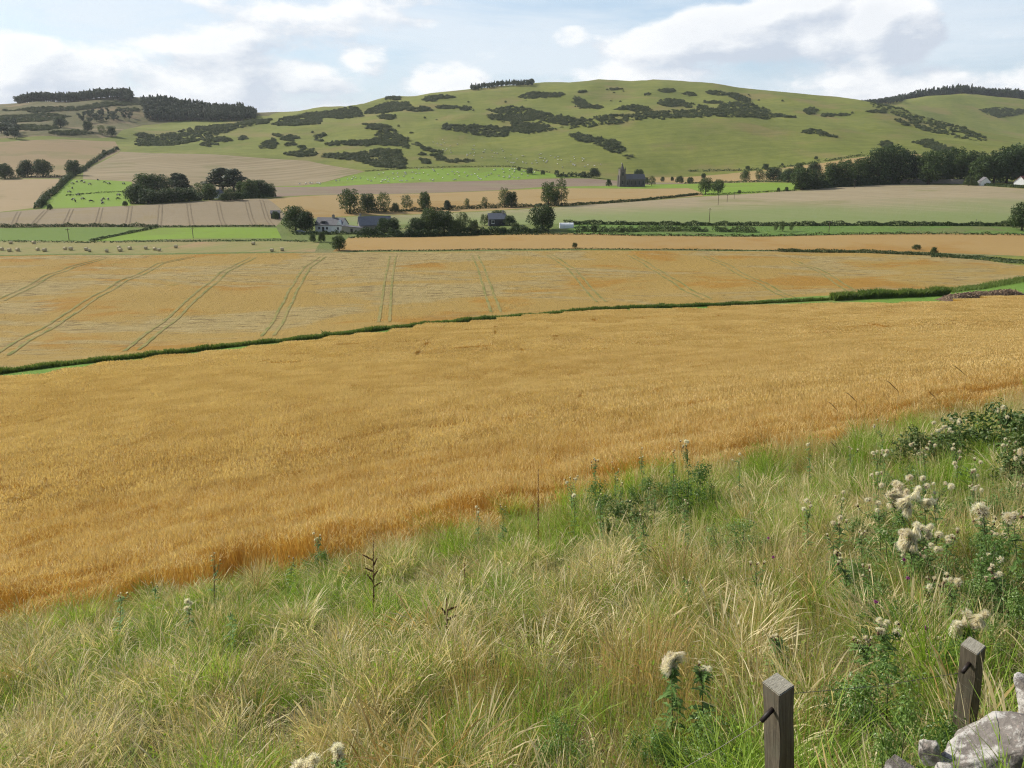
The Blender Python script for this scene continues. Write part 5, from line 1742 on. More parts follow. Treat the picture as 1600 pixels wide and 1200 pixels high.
def barley_patch(seed, size, n, w, H=(.60, .80), lean=.15):
    rg = np.random.default_rng(seed)
    x, y = rg.uniform(-size / 2, size / 2, (2, n))
    h = rg.uniform(*H, n)
    lx, ly = rg.normal(-.05, lean, n), rg.normal(-.03, lean, n)
    tw = rg.uniform(0, math.pi, n)
    sx = np.column_stack([np.cos(tw), np.sin(tw), 0 * tw])
    V = np.empty((n, 10, 3))
    b = np.column_stack([x, y, 0 * x - .02])
    m = np.column_stack([x + lx * h * .5, y + ly * h * .5, h * .62])
    t = np.column_stack([x + lx * h, y + ly * h, h])
    ea = np.column_stack([lx, ly, 1.0 - rg.uniform(.0, 1.1, n)])
    ea += rg.normal(0, .25, (n, 3))
    ea /= np.linalg.norm(ea, axis=1)[:, None]
    el = rg.uniform(.10, .17, n)[:, None]
    e1, e2 = t + ea * el * .45, t + ea * el
    for i, (c, ww) in enumerate(((b, w), (m, w), (t, w * .9), (e1, w * 2.0), (e2, w * .8))):
        V[:, 2 * i] = c - sx * ww / 2
        V[:, 2 * i + 1] = c + sx * ww / 2
    Fq = np.concatenate([np.array([[2 * i, 2 * i + 1, 2 * i + 3, 2 * i + 2]]) + (np.arange(n) * 10)[:, None] for i in range(4)])
    mi = np.repeat([0, 0, 1, 1], n)
    return mesh_np('barley_patch', V.reshape(-1, 3), Fq, [MAT['barley'], MAT['barley_ear']], mi, tint=np.repeat(rg.uniform(0, 1, n), 10))


BP = POLY[0][2]


def barley_band(name, y0, y1, size, protos, seed, label, overlap=1.12, xlim=.74):
    rg = np.random.default_rng(seed)
    xs, ys = np.meshgrid(np.arange(-xlim * y1 - 8, xlim * y1 + 8, size), np.arange(y0, y1, size))
    xs, ys = xs.ravel() + rg.uniform(-.2, .2, xs.size) * size, ys.ravel() + rg.uniform(-.2, .2, xs.size) * size
    k = (np.abs(xs) < xlim * ys + 6) & inside(BP, xs, ys) & ((ys - np.interp(xs, ne[:, 0], ne[:, 1])) > rg.uniform(.2, 1.3, xs.size))
    xs, ys = xs[k], ys[k]
    n = len(xs)
    # tilt each patch with the slope
    e = size * .5
    dzx = (zf(xs + e, ys) - zf(xs - e, ys)) / (2 * e)
    dzy = (zf(xs, ys + e) - zf(xs, ys - e)) / (2 * e)
    hs = np.clip(1 + .035 * sines(xs, ys, 9, seed), .6, 1.4) * rg.uniform(.98, 1.02, n)
    hs = hs * (.5 + .5 * sstep(.3, 2.4, ys - np.interp(xs, ne[:, 0], ne[:, 1]) + .5 * sines(xs, ys, 4, 9)))
    rz = rg.integers(0, 4, n) * (math.pi / 2)
    # Euler XYZ with a yaw multiple of 90 degrees: turn the slope into the patch's own axes first
    cx, sx_ = np.cos(rz), np.sin(rz)
    lx = dzx * cx + dzy * sx_
    ly = -dzx * sx_ + dzy * cx
    rots = np.column_stack([np.arctan(ly), -np.arctan(lx), rz])
    scatter(name, protos, np.column_stack([xs, ys, zf(xs, ys) - .02]), rots, np.column_stack([np.full(n, overlap), np.full(n, overlap), hs]), rg.integers(0, len(protos), n), label, 'barley')


barley_band('barley_crop', 12.5, 31, 1.0, [barley_patch(300 + i, 1.0, 520, .0058) for i in range(5)], 90, 'ripe orange barley standing beyond the grassy bank', 1.1)
barley_band('barley_crop', 31, 80, 2.0, [barley_patch(310 + i, 2.0, 1400, .013, (.70, .80)) for i in range(5)], 91, 'ripe barley over the middle of the near field')
barley_band('barley_crop', 80, 190, 4.0, [barley_patch(320 + i, 4.0, 2400, .034, (.72, .80)) for i in range(5)], 92, 'ripe barley on the far side of the near field by the ditch')

# ------------------------------------------------------------------ plants of the bank that can be told apart
MAT['th_leaf'] = leaf_mat('thistle_leaf', [(.085, .155, .038), (.13, .22, .055), (.20, .30, .09)], .3, .55)
MAT['th_stem'] = plain_mat('thistle_stem', (.13, .14, .055), (.09, .085, .04), 20, .7)
MAT['th_dead'] = plain_mat('dead_stem', (.20, .13, .07), (.12, .08, .045), 20, .8)
MAT['bract'] = plain_mat('bracts', (.16, .085, .045), (.08, .045, .03), 60, .8)
MAT['down'] = leaf_mat('thistledown', [(.62, .53, .43), (.78, .72, .64), (.86, .84, .80)], .55, .8)
MAT['purple'] = leaf_mat('purple_floret', [(.22, .035, .17), (.32, .06, .26), (.42, .12, .36)], .3, .6)
MAT['dock'] = plain_mat('dock_seed', (.13, .065, .033), (.20, .105, .052), 60, .85)
MAT['bush_leaf'] = leaf_mat('bush_leaf', [(.07, .14, .028), (.125, .215, .045), (.21, .30, .085)], .30, .40, spec=.4)
MAT['bramble_leaf'] = leaf_mat('bramble_leaf', [(.05, .09, .022), (.09, .145, .036), (.17, .18, .06)], .3, .5, spec=.3)


def hairs(rg, n, c, ax, L, spread, w=.0011, r0=.006):
    """fine silky hairs fanning from c about the direction ax"""
    d = rg.normal(size=(n, 3))
    d /= np.linalg.norm(d, axis=1)[:, None]
    d = np.array(ax) + d * spread
    d /= np.linalg.norm(d, axis=1)[:, None]
    a = np.array(c) + d * r0 + rg.normal(0, r0 * .4, (n, 3))
    ln = rg.uniform(*L, n)[:, None]
    m = a + d * ln * .6 + rg.normal(0, .0015, (n, 3))
    e = a + d * ln + rg.normal(0, .004, (n, 3)) + np.array([0, 0, -.12]) * ln
    s = np.cross(d, rg.normal(size=(n, 3)))
    s /= np.linalg.norm(s, axis=1)[:, None] + 1e-9
    V = np.stack([a - s * w / 2, a + s * w / 2, m + s * w, m - s * w, e], 1)
    q = np.arange(n)[:, None] * 5
    F4 = (q + np.array([0, 1, 2, 3])).tolist()
    F3 = (q + np.array([3, 2, 4])).tolist()
    return V.reshape(-1, 3), F4 + F3


def down_mesh(seed, kind):
    rg = np.random.default_rng(seed)
    if kind == 'tight':
        V, Fc = hairs(rg, 170, (0, 0, .012), (0, 0, 1.3), (.018, .028), .75, .0016)
    elif kind == 'open':
        V, Fc = hairs(rg, 300, (0, 0, .012), (0, 0, .45), (.022, .036), 1.0, .0014)
    else:                                     # burst and hanging in a matted lock
        V1, F1 = hairs(rg, 240, (0, 0, .012), (0, 0, .3), (.022, .038), 1.0, .0014)
        V2_, F2_ = hairs(rg, 420, (0, 0, 0), (-.3, -.4, -.9), (.03, .10), .5, .0016, .016)
        o = len(V1)
        V, Fc = np.vstack([V1, V2_]), F1 + [[i + o for i in f] for f in F2_]
    return mesh_np('down', V, Fc, MAT['down'], tint=np.repeat(rg.uniform(0, 1, len(V) // 5), 5))


DOWN = {k: [down_mesh(500 + 7 * i + j, k) for i in range(3)] for j, k in enumerate(('tight', 'open', 'burst'))}
bm_ = bmesh.new()
bmesh.ops.create_uvsphere(bm_, u_segments=9, v_segments=7, radius=.011)
for v_ in bm_.verts:
    v_.co.z *= 1.35
    if v_.co.z > .006:
        v_.co.x *= 1.12
        v_.co.y *= 1.12
cup_me = bpy.data.meshes.new('bract_cup')
bm_.to_mesh(cup_me)
bm_.free()
cup_me.materials.append(MAT['bract'])


def spiny_leaves(rg, line, n, L, wid, drop):
    """narrow toothed leaves along a stalk"""
    V, Fc, T_ = [], [], []
    for i in range(n):
        t = rg.uniform(.0, .93)
        k = t * (len(line) - 1)
        a = Vector(line[int(k)]).lerp(Vector(line[min(int(k) + 1, len(line) - 1)]), k - int(k))
        az = rg.uniform(0, math.tau)
        d = Vector((math.cos(az), math.sin(az), rg.uniform(.1, .8)))
        d.normalize()
        s = d.cross(Vector((0, 0, 1))).normalized()
        ln = L * (1.1 - .6 * t) * rg.uniform(.7, 1.2)
        b = len(V)
        prof = ((0, .10), (.18, .75), (.28, .35), (.42, 1.0), (.52, .4), (.66, .8), (.76, .3), (1, .0))
        for (q, wq) in prof:
            c = a + d * ln * q + Vector((0, 0, -drop * ln * q * q))
            fold = Vector((0, 0, .25 * wid * wq * ln))
            V += [tuple(c - s * wid * ln * wq + fold), tuple(c), tuple(c + s * wid * ln * wq + fold)]
        for j in range(len(prof) - 1):
            o = b + 3 * j
            Fc += [[o, o + 1, o + 4, o + 3], [o + 1, o + 2, o + 5, o + 4]]
        T_ += [float(rg.uniform(0, 1))] * (3 * len(prof))
    return V, Fc, T_


_ts = [0]


def thistle(u, vt, vb, heads, label, mix=('tight', 'open'), spread=.10, leafy=1.0, hs=1.0, lean=0.0, dead=False, z_add=0.0):
    """thistle rooted near photo position (u, vb) with its seed heads at height vt"""
    _ts[0] += 1
    rg = np.random.default_rng(900 + _ts[0])
    base = hit(u, vb, .12)
    d = np.array(pix_dir(u, vt))
    t = base[1] / d[1]
    H = max(.22, EYE + d[2] * t - base[2])
    dx = d[0] * t - base[0]
    r = empty('thistle_plant', tuple(base))
    tag(r, label, 'thistle', 'thistles gone to seed on the bank')
    top = Vector((dx, 0, H * .86))
    line = [Vector((0, 0, -.08)), Vector((dx * .15 + lean * .1, 0, H * .3)), Vector((dx * .5 + lean * .06, .01, H * .6)), top]
    sm = MAT['th_dead'] if dead else MAT['th_stem']
    MB().tube(line, [.006, .005, .004, .003], 6).build('stem', sm, r, True)
    V, Fc, T_ = spiny_leaves(rg, line, int(40 * leafy), .17, .17, .5)
    tops = []
    for i in range(heads):
        az = rg.uniform(0, math.tau)
        rr = 1.25 * spread * math.sqrt(rg.uniform(0, 1))
        st_ = line[2].lerp(top, rg.uniform(.1, 1))
        e = top + Vector((math.cos(az) * rr, math.sin(az) * rr * .6, rg.uniform(-.02, H * .14)))
        mid = st_.lerp(e, .55) + Vector((math.cos(az) * rr * .25, 0, -.01))
        bl = [st_, mid, e]
        br = MB().tube(bl, [.003, .0024, .002], 5).build('branch', sm, r, True)
        v2, f2, t2 = spiny_leaves(rg, bl, int(9 * leafy), .09, .17, .4)
        o = len(V)
        V += v2
        Fc += [[k + o for k in f] for f in f2]
        T_ += t2
        til = rg.normal(0, .45, 2)
        kd = mix[int(rg.integers(0, len(mix)))]
        s_ = hs * float(rg.uniform(.6, .95))
        hd = add('seed_head', cup_me, r, tuple(e + Vector((0, 0, .006))), (float(til[0]), float(til[1]), float(az)), s_)
        add('down', DOWN[kd][int(rg.integers(0, 3))], hd)
    if V:
        lf = add('leaves', mesh_np('leaves', V, Fc, MAT['th_leaf'], tint=T_), r)
        lf['kind'] = 'stuff'
    return r


TO, OP, BU = ('tight',), ('open', 'tight'), ('burst', 'open')
TH = [
    (1075, 683, 815, 6, 'tall leafy thistle with clustered down standing highest against the barley', OP, .13, 1.6, 1.3), (1052, 705, 812, 3, 'leafy thistle shoot tucked under the highest one', TO, .06, 1.4, 1.0), (1003, 702, 800, 3, 'thin leafy thistle with single tuft beside the highest group', TO, .05, 1.3, 1.2),
    (930, 715, 815, 7, 'thistle with a spray of small tufts above the dark tussock', TO, .14, .9, 1.1), (893, 745, 830, 6, 'thistle with scattered dry tufts against the barley near the dock spike', OP, .13, .7, 1.2), (962, 722, 815, 3, 'slim thistle between the spray and the highest group', TO, .07, 1.0, 1.0), (898, 768, 850, 1, 'single round fluffy head low beside the dock spike', ('open',), .02, .6, 1.5),
    (1264, 684, 775, 2, 'slanting dark stemmed thistle alone before the barley', OP, .05, 1.0, 1.2), (1155, 708, 790, 2, 'short thistle with two pale tufts in the grass', ('open',), .1, .6, 1.0),
    (497, 832, 900, 6, 'green thistle with bunch of down at the crop edge', OP, .08, 1.2, 1.1), (295, 940, 1010, 3, 'low thistle with one bright white fluffy clump', ('open',), .05, .8, 1.5), (336, 862, 960, 3, 'dark stalked thistle with tiny tufts among green grass', TO, .06, .8, 1.0), (188, 922, 1010, 4, 'leafy thistle with brown buds over the lush tussock', TO, .09, 1.3, 1.0), (362, 945, 1020, 1, 'sparse thistle leaning over green blades', TO, .03, 1.2, .8), (242, 908, 960, 3, 'faint dry thistle at the barley margin', TO, .06, .6, .9),
    (786, 782, 860, 3, 'small thistle with crooked tufts behind the bleached grass', TO, .08, .8, 1.0), (748, 792, 860, 3, 'pale dry thistle stalk behind the bleached grass', OP, .06, .5, .9), (455, 870, 935, 3, 'dry thistle with grey tufts beside the green bunch', TO, .07, .6, .9),
    (1412, 765, 900, 12, 'large bush of thistles thick with white down', BU, .28, 1.2, 1.5), (1445, 745, 880, 9, 'crowded thistle with woolly heads behind the large bush', ('open',), .26, 1.0, 1.5), (1425, 825, 950, 10, 'thistle with heavy matted down in front of the large bush', BU, .16, 1.0, 1.6), (1375, 775, 890, 7, 'thistle with brownish open heads leaning from the large bush', OP, .2, .8, 1.3),
    (1540, 785, 920, 2, 'thistle with one big shaggy globe of down', ('open',), .05, 1.0, 2.3), (1588, 805, 930, 4, 'thistle with fluffy heads at the picture edge', OP, .14, 1.0, 1.8), (1462, 760, 880, 2, 'stalk with single tuft beyond the woolly heads', TO, .05, .8, 1.2),
    (1262, 785, 880, 5, 'thistle with small greyish heads in the middle of the slope', OP, .1, .8, 1.2), (1322, 866, 960, 5, 'thistle with creamy closed heads amid bent stalks', TO, .1, .9, 1.3), (1182, 880, 960, 3, 'little thistle with pale buds above the brown stalks', TO, .07, .7, 1.1), (1075, 895, 960, 2, 'tiny dry thistle on the mixed slope', TO, .06, .6, 1.0),
    (1385, 972, 1075, 8, 'thistle with tan shaving brush heads above the leafy bush', OP, .10, 1.1, 1.25), (1350, 1000, 1080, 5, 'lower cluster of tan heads beside the leafy bush', TO, .07, 1.0, 1.1), (1512, 962, 1060, 7, 'woolly thistle drooping over the back fence post', BU, .10, 1.0, 1.3), (1480, 985, 1070, 3, 'thin thistle between the leafy bush and the back post', TO, .06, .9, 1.1),
    (1050, 1022, 1150, 6, 'thistle with long hanging lock of white down above green leaves', ('burst', 'burst', 'open'), .05, 1.6, 1.3), (1098, 1035, 1150, 4, 'thistle with upright shaving brush tufts next to the hanging lock', OP, .05, 1.5, 1.2), (1218, 985, 1060, 3, 'dark leafy thistle with two buds behind the front post', TO, .05, 1.5, 1.0),
    (527, 1172, 1290, 3, 'thistle tip with round fluffy head at the bottom of the picture', ('open', 'tight'), .03, .8, 1.4), (478, 1190, 1300, 5, 'wide mass of pale down cut by the bottom of the picture', ('burst', 'open'), .10, .6, 2.0),
    (1565, 635, 740, 5, 'thistle with pinkish tufts in the bramble corner', OP, .13, .9, 1.5), (1500, 655, 745, 6, 'thistle with dim tufts in front of the bramble', OP, .16, .9, 1.4), (1378, 655, 740, 4, 'thistle on the crest with sparse tufts', OP, .12, .8, 1.2), (1445, 690, 770, 8, 'row of greyish tufts on the crest below the bramble', OP, .22, .8, 1.3), (1520, 720, 810, 7, 'thistle full of faded heads under the bramble corner', OP, .22, .8, 1.4), (1330, 700, 780, 3, 'weak thistle on the crest near the tall dark grass', TO, .1, .8, 1.1),
    (1590, 700, 800, 4, 'upper edge thistle with fuzzy heads under the bramble', OP, .13, .9, 1.5), (1480, 830, 930, 5, 'thistle with worn heads between the two leafy clumps', OP, .12, .9, 1.2), (1560, 880, 980, 4, 'thistle with few heads over the dark clump at the edge', TO, .1, 1.0, 1.2),
]
for q in TH:
    thistle(q[0], q[1], q[2], q[3], q[4], q[5], q[6], q[7], q[8])

rg_u = np.random.default_rng(321)
for (u_, v_) in poly_fill([(1290, 735), (1380, 680), (1470, 660), (1600, 640), (1600, 900), (1480, 930), (1330, 900), (1270, 820)], 34, rg_u):
    thistle(u_, v_, v_ + float(rg_u.uniform(55, 85)), int(rg_u.integers(2, 6)), 'small thistle with faded tufts in the crowd on the upper slope', OP, .10, .8, float(rg_u.uniform(1.0, 1.5)))
for (u_, v_) in poly_fill([(880, 740), (1000, 720), (1180, 700), (1250, 720), (1200, 800), (900, 810)], 9, rg_u):
    thistle(u_, v_, v_ + float(rg_u.uniform(70, 95)), int(rg_u.integers(1, 4)), 'slender green thistle in the tall growth along the crop edge', TO, .07, 1.3, 1.0)

# purple knapweed dots
kn_me = []
for i in range(2):
    rg = np.random.default_rng(950 + i)
    V, Fc = hairs(rg, 90, (0, 0, .004), (0, 0, .8), (.010, .018), .9, .0028, .003)
    kn_me.append(mesh_np('florets', V, Fc, MAT['purple'], tint=np.repeat(rg.uniform(0, 1, 90), 5)))
for (u, v, lab) in ((1368, 942, 'purple knapweed flower among the bent stalks'), (1447, 983, 'purple knapweed flower close to the back post'), (1208, 872, 'upper purple knapweed flower on the slope'), (1200, 842, 'faded purple knapweed higher on the slope'), (1412, 876, 'purple knapweed flower below the large thistle bush'), (1418, 905, 'second purple knapweed below the large thistle bush')):
    base = hit(u, v + 75, .1)
    d = np.array(pix_dir(u, v))
    t = base[1] / d[1]
    H = EYE + d[2] * t - base[2]
    r = empty('knapweed', tuple(base))
    tag(r, lab, 'flower', 'purple knapweeds')
    dx = float(d[0] * t - base[0])
    MB().tube([(0, 0, -.05), (dx * .4, 0, H * .5), (dx, 0, H)], [.003, .0025, .002], 5).build('stem', MAT['th_stem'], r)
    hd = add('flower_head', cup_me, r, (dx, 0, H + .005), (.2, .1, 0), .9)
    add('florets', kn_me[0], hd, scale=1.25)

# dock: dark seed spikes


def dock(u, vt, vb, spikes, label, r0=.014, thin=False):
    _ts[0] += 1
    rg = np.random.default_rng(1200 + _ts[0])
    base = hit(u, vb, .05)
    d = np.array(pix_dir(u, vt))
    t = base[1] / d[1]
    H = EYE + d[2] * t - base[2]
    dx = float(d[0] * t - base[0])
    r = empty('dock_stalk', tuple(base))
    tag(r, label, 'dock')
    MB().tube([(0, 0, -.06), (dx * .5, 0, H * .5), (dx, 0, H)], [.006, .005, .002], 6).build('stem', MAT['dock'], r, True)
    for i in range(spikes):
        if i == 0:
            a, b = Vector((dx * .45, 0, H * .34)), Vector((dx, 0, H))
        else:
            f_ = .45 + .4 * i / spikes
            a = Vector((dx * f_, 0, H * f_))
            sg = 1 if i % 2 else -1
            b = a + Vector((sg * rg.uniform(.06, .16), rg.uniform(-.05, .05), rg.uniform(.03, .14)))
        n = int(320 * (1 if i == 0 else .5))
        tt = rg.uniform(0, 1, n)
        P = np.array([list(a.lerp(b, q)) for q in tt]) + rg.normal(0, r0 * .45, (n, 3)) * (1.15 - tt)[:, None]
        V, Fq = leaf_quads(P, rg.normal(size=(n, 3)), .0085 if not thin else .006, rg, .8, .5)
        add('seed_spike', mesh_np('seed_spike', V, Fq, MAT['dock']), r)['kind'] = 'stuff'
        if i:
            MB().tube([a, b], [.003, .0015], 5).build('branch', MAT['dock'], r)


dock(841, 733, 885, 1, 'tall dark brown dock spike standing against the barley', .022)
dock(583, 845, 985, 7, 'branching brown dock with several drooping seed spikes', .014)
dock(334, 862, 965, 1, 'thin dark dock stalk among green grass', .008, True)
dock(726, 880, 935, 1, 'short grey brown dock spike behind the branching dock', .014, True)
dock(698, 935, 1005, 4, 'reddish dock leaves and stems in the dark hollow', .02)

# tall grass heads drawn against the crop
MAT['grass_head'] = plain_mat('grass_head', (.11, .07, .032), (.16, .105, .05), 40, .85)
for (u, vt, vb, bend, lab) in ((1322, 612, 735, -.16, 'tall grass with dark drooping head on the crest'), (1386, 594, 730, -.05, 'tallest upright grass with slim dark head on the crest'), (1295, 627, 735, -.12, 'bent grass with short dark head on the crest'), (1490, 570, 700, -.05, 'thin grass stalk reaching over the crest'), (1450, 610, 720, .05, 'pale straight grass stalk over the crest'), (1298, 690, 770, -.05, 'brown split grass head on the slope'), (1345, 1005, 1075, -.08, 'dark timothy head beside the leafy bush')):
    base = hit(u, vb, .1)
    d = np.array(pix_dir(u, vt))
    t = base[1] / d[1]
    H = EYE + d[2] * t - base[2]
    dx = float(d[0] * t - base[0])
    r = empty('grass_stalk', tuple(base))
    tag(r, lab, 'grass stalk', 'tall grass stalks on the crest')
    k = [Vector((-bend * .8, 0, -.05)), Vector((-bend * .7, 0, H * .5)), Vector((-bend * .3, 0, H * .88)), Vector((dx, 0, H))]
    MB().tube(k, [.003, .0025, .002, .0015], 5).build('stem', MAT['th_dead'], r, True)
    MB().tube([k[2], k[2].lerp(k[3], .4), k[2].lerp(k[3], .8), k[3] + Vector((bend * .3, 0, -.01))], [.003, .008, .007, .001], 6).build('seed_head', MAT['grass_head'], r, True)

# leafy clumps


def leafy_mesh(seed, n, ls, mat, shape=(1, 1, 1), stems=7):
    rg = np.random.default_rng(seed)
    bl = []
    for i in range(stems * 3):
        a = rg.uniform(0, math.tau)
        q = math.sqrt(rg.uniform(0, 1)) * .38
        hh = rg.uniform(.12, .95) * (1.05 - q)
        bl.append((math.cos(a) * q, math.sin(a) * q, hh, rg.uniform(.10, .19)))
    P, N, k = blob_points(bl, n, rg, (.3, 1.05))
    P *= np.array(shape)
    P[:, 2] = np.maximum(P[:, 2], .01)
    N = N + rg.normal(scale=.5, size=N.shape)
    N[:, 2] += .6
    N /= np.linalg.norm(N, axis=1)[:, None]
    A_ = np.cross(N, rg.normal(size=(n, 3)))
    A_ /= np.linalg.norm(A_, axis=1)[:, None]
    B_ = np.cross(N, A_)
    s = (ls * rg.uniform(.6, 1.4, n))[:, None]
    # pointed leaf: base, two shoulders, tip, folded on its midrib
    V = np.stack([P, P + A_ * s * .9 + B_ * s * .42 + N * s * .2, P + A_ * s * 1.9 - N * s * .25, P + A_ * s * .9 - B_ * s * .42 + N * s * .2, P + A_ * s * .95 - N * s * .02], 1)
    q = np.arange(n)[:, None] * 5
    Fc = np.vstack([q + np.array([0, 1, 4]), q + np.array([1, 2, 4]), q + np.array([2, 3, 4]), q + np.array([3, 0, 4])])
    me = mesh_np('leaves', V.reshape(-1, 3), Fc, MAT[mat], tint=np.repeat(np.clip(.5 + .3 * rg.normal(size=n), 0, 1), 5))
    mb = MB()
    for b in bl[::2]:
        mb.tube([(b[0] * .3 * shape[0], b[1] * .3 * shape[1], -.08), (b[0] * .8 * shape[0], b[1] * .8 * shape[1], b[2] * .6 * shape[2]), (b[0] * shape[0], b[1] * shape[1], b[2] * shape[2])], [.009, .007, .003], 5)
    return me, mb.mesh('stems', MAT['th_stem'], True)


LEAFY = [leafy_mesh(1500 + i, 2400, .020, 'bush_leaf') for i in range(3)]
LEAFB = [leafy_mesh(1510 + i, 1500, .034, 'bramble_leaf', (1.1, 1, .9)) for i in range(2)]


def leafy(u, vt, vb, wpx, label, protos=LEAFY, name='leafy_bush', k=[0], Y=None):
    k[0] += 1
    p = hit(u, vb, .02)
    if Y:
        x_ = pix_dir(u, vt)[0] / pix_dir(u, vt)[1] * Y
        p = np.array([x_, Y, float(zf(x_, Y))])
    d = np.array(pix_dir(u, vt))
    H = EYE + d[2] * p[1] / d[1] - p[2]
    w = wpx * mpp(p)
    r = empty(name, tuple(p), k[0] * 1.9)
    r.scale = (w / .95, w / .95, max(H, .15))
    tag(r, label, 'bush')
    lm, sm = protos[k[0] % len(protos)]
    add('leaves', lm, r)['kind'] = 'stuff'
    add('stems', sm, r)['kind'] = 'stuff'
    return r


leafy(886, 1105, 1230, 105, 'upright dark green leafy clump at the bottom centre')
leafy(1018, 1115, 1235, 85, 'small leafy clump between the bottom clump and the hanging lock')
leafy(1085, 1085, 1225, 150, 'leafy clump under the hanging lock of down')
leafy(1395, 1015, 1180, 190, 'wide bright green bush between the two fence posts')
leafy(1330, 1060, 1190, 130, 'green bush beside the front fence post')
leafy(1535, 1055, 1200, 130, 'dense green growth round the foot of the back post', Y=3.42)
leafy(1450, 1075, 1190, 140, 'lower green bush in front of the back post', Y=3.2)
leafy(1510, 1078, 1200, 150, 'leafy sprig hiding the lower half of the back post', Y=3.3)
leafy(1455, 825, 950, 90, 'dark leafy clump below the woolly thistle heads')
leafy(1552, 835, 980, 120, 'dark leafy clump near the picture edge')
leafy(1590, 900, 1040, 110, 'shaded leafy clump behind the back post')
leafy(1215, 995, 1070, 50, 'small dark leafy sprig behind the front post')
leafy(1125, 930, 1000, 55, 'little green sprig on the mixed slope')
leafy(1020, 985, 1040, 40, 'tiny green sprig among the brown stalks')
leafy(1140, 1130, 1240, 110, 'leafy growth at the foot of the front post')
leafy(1280, 1150, 1240, 90, 'low herbs in front of the wide bush')
leafy(1575, 600, 730, 120, 'bramble thicket with dark shoots on the crest', LEAFB, 'bramble')
leafy(1505, 625, 730, 110, 'lower bramble thicket on the crest', LEAFB, 'bramble')
leafy(1440, 650, 745, 110, 'small leaved bramble trailing along the crest', LEAFB, 'bramble')
leafy(1610, 640, 760, 130, 'bramble at the picture edge', LEAFB, 'bramble')
leafy(1560, 740, 850, 120, 'weedy green clump under the bramble', LEAFY)
leafy(1500, 870, 980, 80, 'thin green clump between the dark ones', LEAFY)
leafy(1085, 715, 815, 85, 'leafy green mass round the highest thistle', LEAFY)
leafy(1045, 725, 815, 70, 'green shoots beside the highest thistle', LEAFY)
leafy(925, 740, 825, 80, 'green growth under the thistle spray', LEAFY)
leafy(1000, 735, 815, 55, 'narrow green growth round the single tuft thistle', LEAFY)
leafy(1400, 800, 905, 120, 'green growth under the large thistle bush', LEAFY)
leafy(1150, 800, 880, 110, 'low green growth on the slope past the dark tussock', LEAFY)
leafy(500, 850, 910, 50, 'green growth under the bunch of down at the crop edge', LEAFY)
leafy(975, 765, 850, 90, 'dark tussock with brown top beside the thistle spray', LEAFB, 'dark_tussock')

rg_w = np.random.default_rng(555)
for (u_, v_) in poly_fill([(1330, 760), (1420, 700), (1600, 680), (1600, 1000), (1480, 1010), (1380, 960), (1310, 860)], 26, rg_w):
    r_ = leafy(u_, v_, v_ + float(rg_w.uniform(60, 100)), float(rg_w.uniform(50, 95)), 'green weed clump in the dense growth above the fence posts')
    r_['group'] = 'weed clumps above the fence posts'

# broad fresh blades by the stones
rg = np.random.default_rng(44)
bb = [tuft_ for tuft_ in ()]


def broad_tuft(seed):
    rg = np.random.default_rng(seed)
    V, Fq, t = blades(rg, n=16, cen=np.zeros((1, 2)), L=(.22, .5), W=(.007, .012), lean=(.1, .5), curve=(.1, .8), droop=(.05, .5), rad=.05, seg=6)
    return mesh_np('blades', V, Fq, MAT['g_green'], tint=t)


BT = [broad_tuft(i) for i in range(4)]
pts = []
for (u, v) in [(float(rg.uniform(1430, 1620)), float(rg.uniform(1165, 1290))) for _ in range(34)] + [(float(rg.uniform(1240, 1480)), float(rg.uniform(1190, 1300))) for _ in range(24)] + [(640, 1230), (700, 1240), (600, 1225), (1590, 1120)]:
    Yq = float(rg.uniform(1.95, 2.45)) if u > 1400 else None
    xq = pix_dir(u, 1150)[0] / pix_dir(u, 1150)[1] * (Yq or 1)
    pts.append((xq, Yq, float(zf(xq, Yq))) if Yq else hit(u, v, 0))
pts = np.array(pts)
n = len(pts)
scatter('fresh_grass', BT, pts, np.column_stack([rg.normal(0, .1, n), rg.normal(0, .1, n), rg.uniform(0, 6.28, n)]), rg.uniform(.5, .85, n), rg.integers(0, 4, n), 'fresh broad green grass blades in front of the pale stones', 'grass')

# ------------------------------------------------------------------ fence posts, wire, stones
m, T = new_mat('old_post_wood')
tcn = T.n('ShaderNodeTexCoord').outputs['Object']
gr = T.noise(T.vmath('MULTIPLY', tcn, (60, 60, 2.5)), 1.0, 6, .65)
bl_ = T.noise(tcn, 9, 5, .6)
c = T.mix(T.maprange(gr, .3, .7), (.085, .070, .050), (.205, .172, .125))
c = T.mix(T.maprange(bl_, .5, .7, 0, .5), c, (.15, .155, .11))
bp = T.n('ShaderNodeBump', ins={'Strength': .8, 'Distance': .004, 'Height': gr})
out_bsdf(T, c, .9, .1, bp.outputs[0])
MAT['post'] = m
m, T = new_mat('post_end_grain')
tcn = T.n('ShaderNodeTexCoord').outputs['Object']
gr = T.noise(T.vmath('MULTIPLY', tcn, (40, 160, 10)), 1.0, 5, .7)
c = T.mix(T.maprange(gr, .3, .7), (.22, .20, .15), (.42, .39, .31))
out_bsdf(T, c, .95, .1, T.n('ShaderNodeBump', ins={'Strength': 1, 'Distance': .005, 'Height': gr}).outputs[0])
MAT['post_top'] = m
MAT['rubber'] = plain_mat('black_sleeve', (.025, .017, .014), None, 30, .55)
MAT['wire'] = plain_mat('wire', (.16, .15, .14), (.16, .13, .10), 60, .5, .5, metallic=.7)


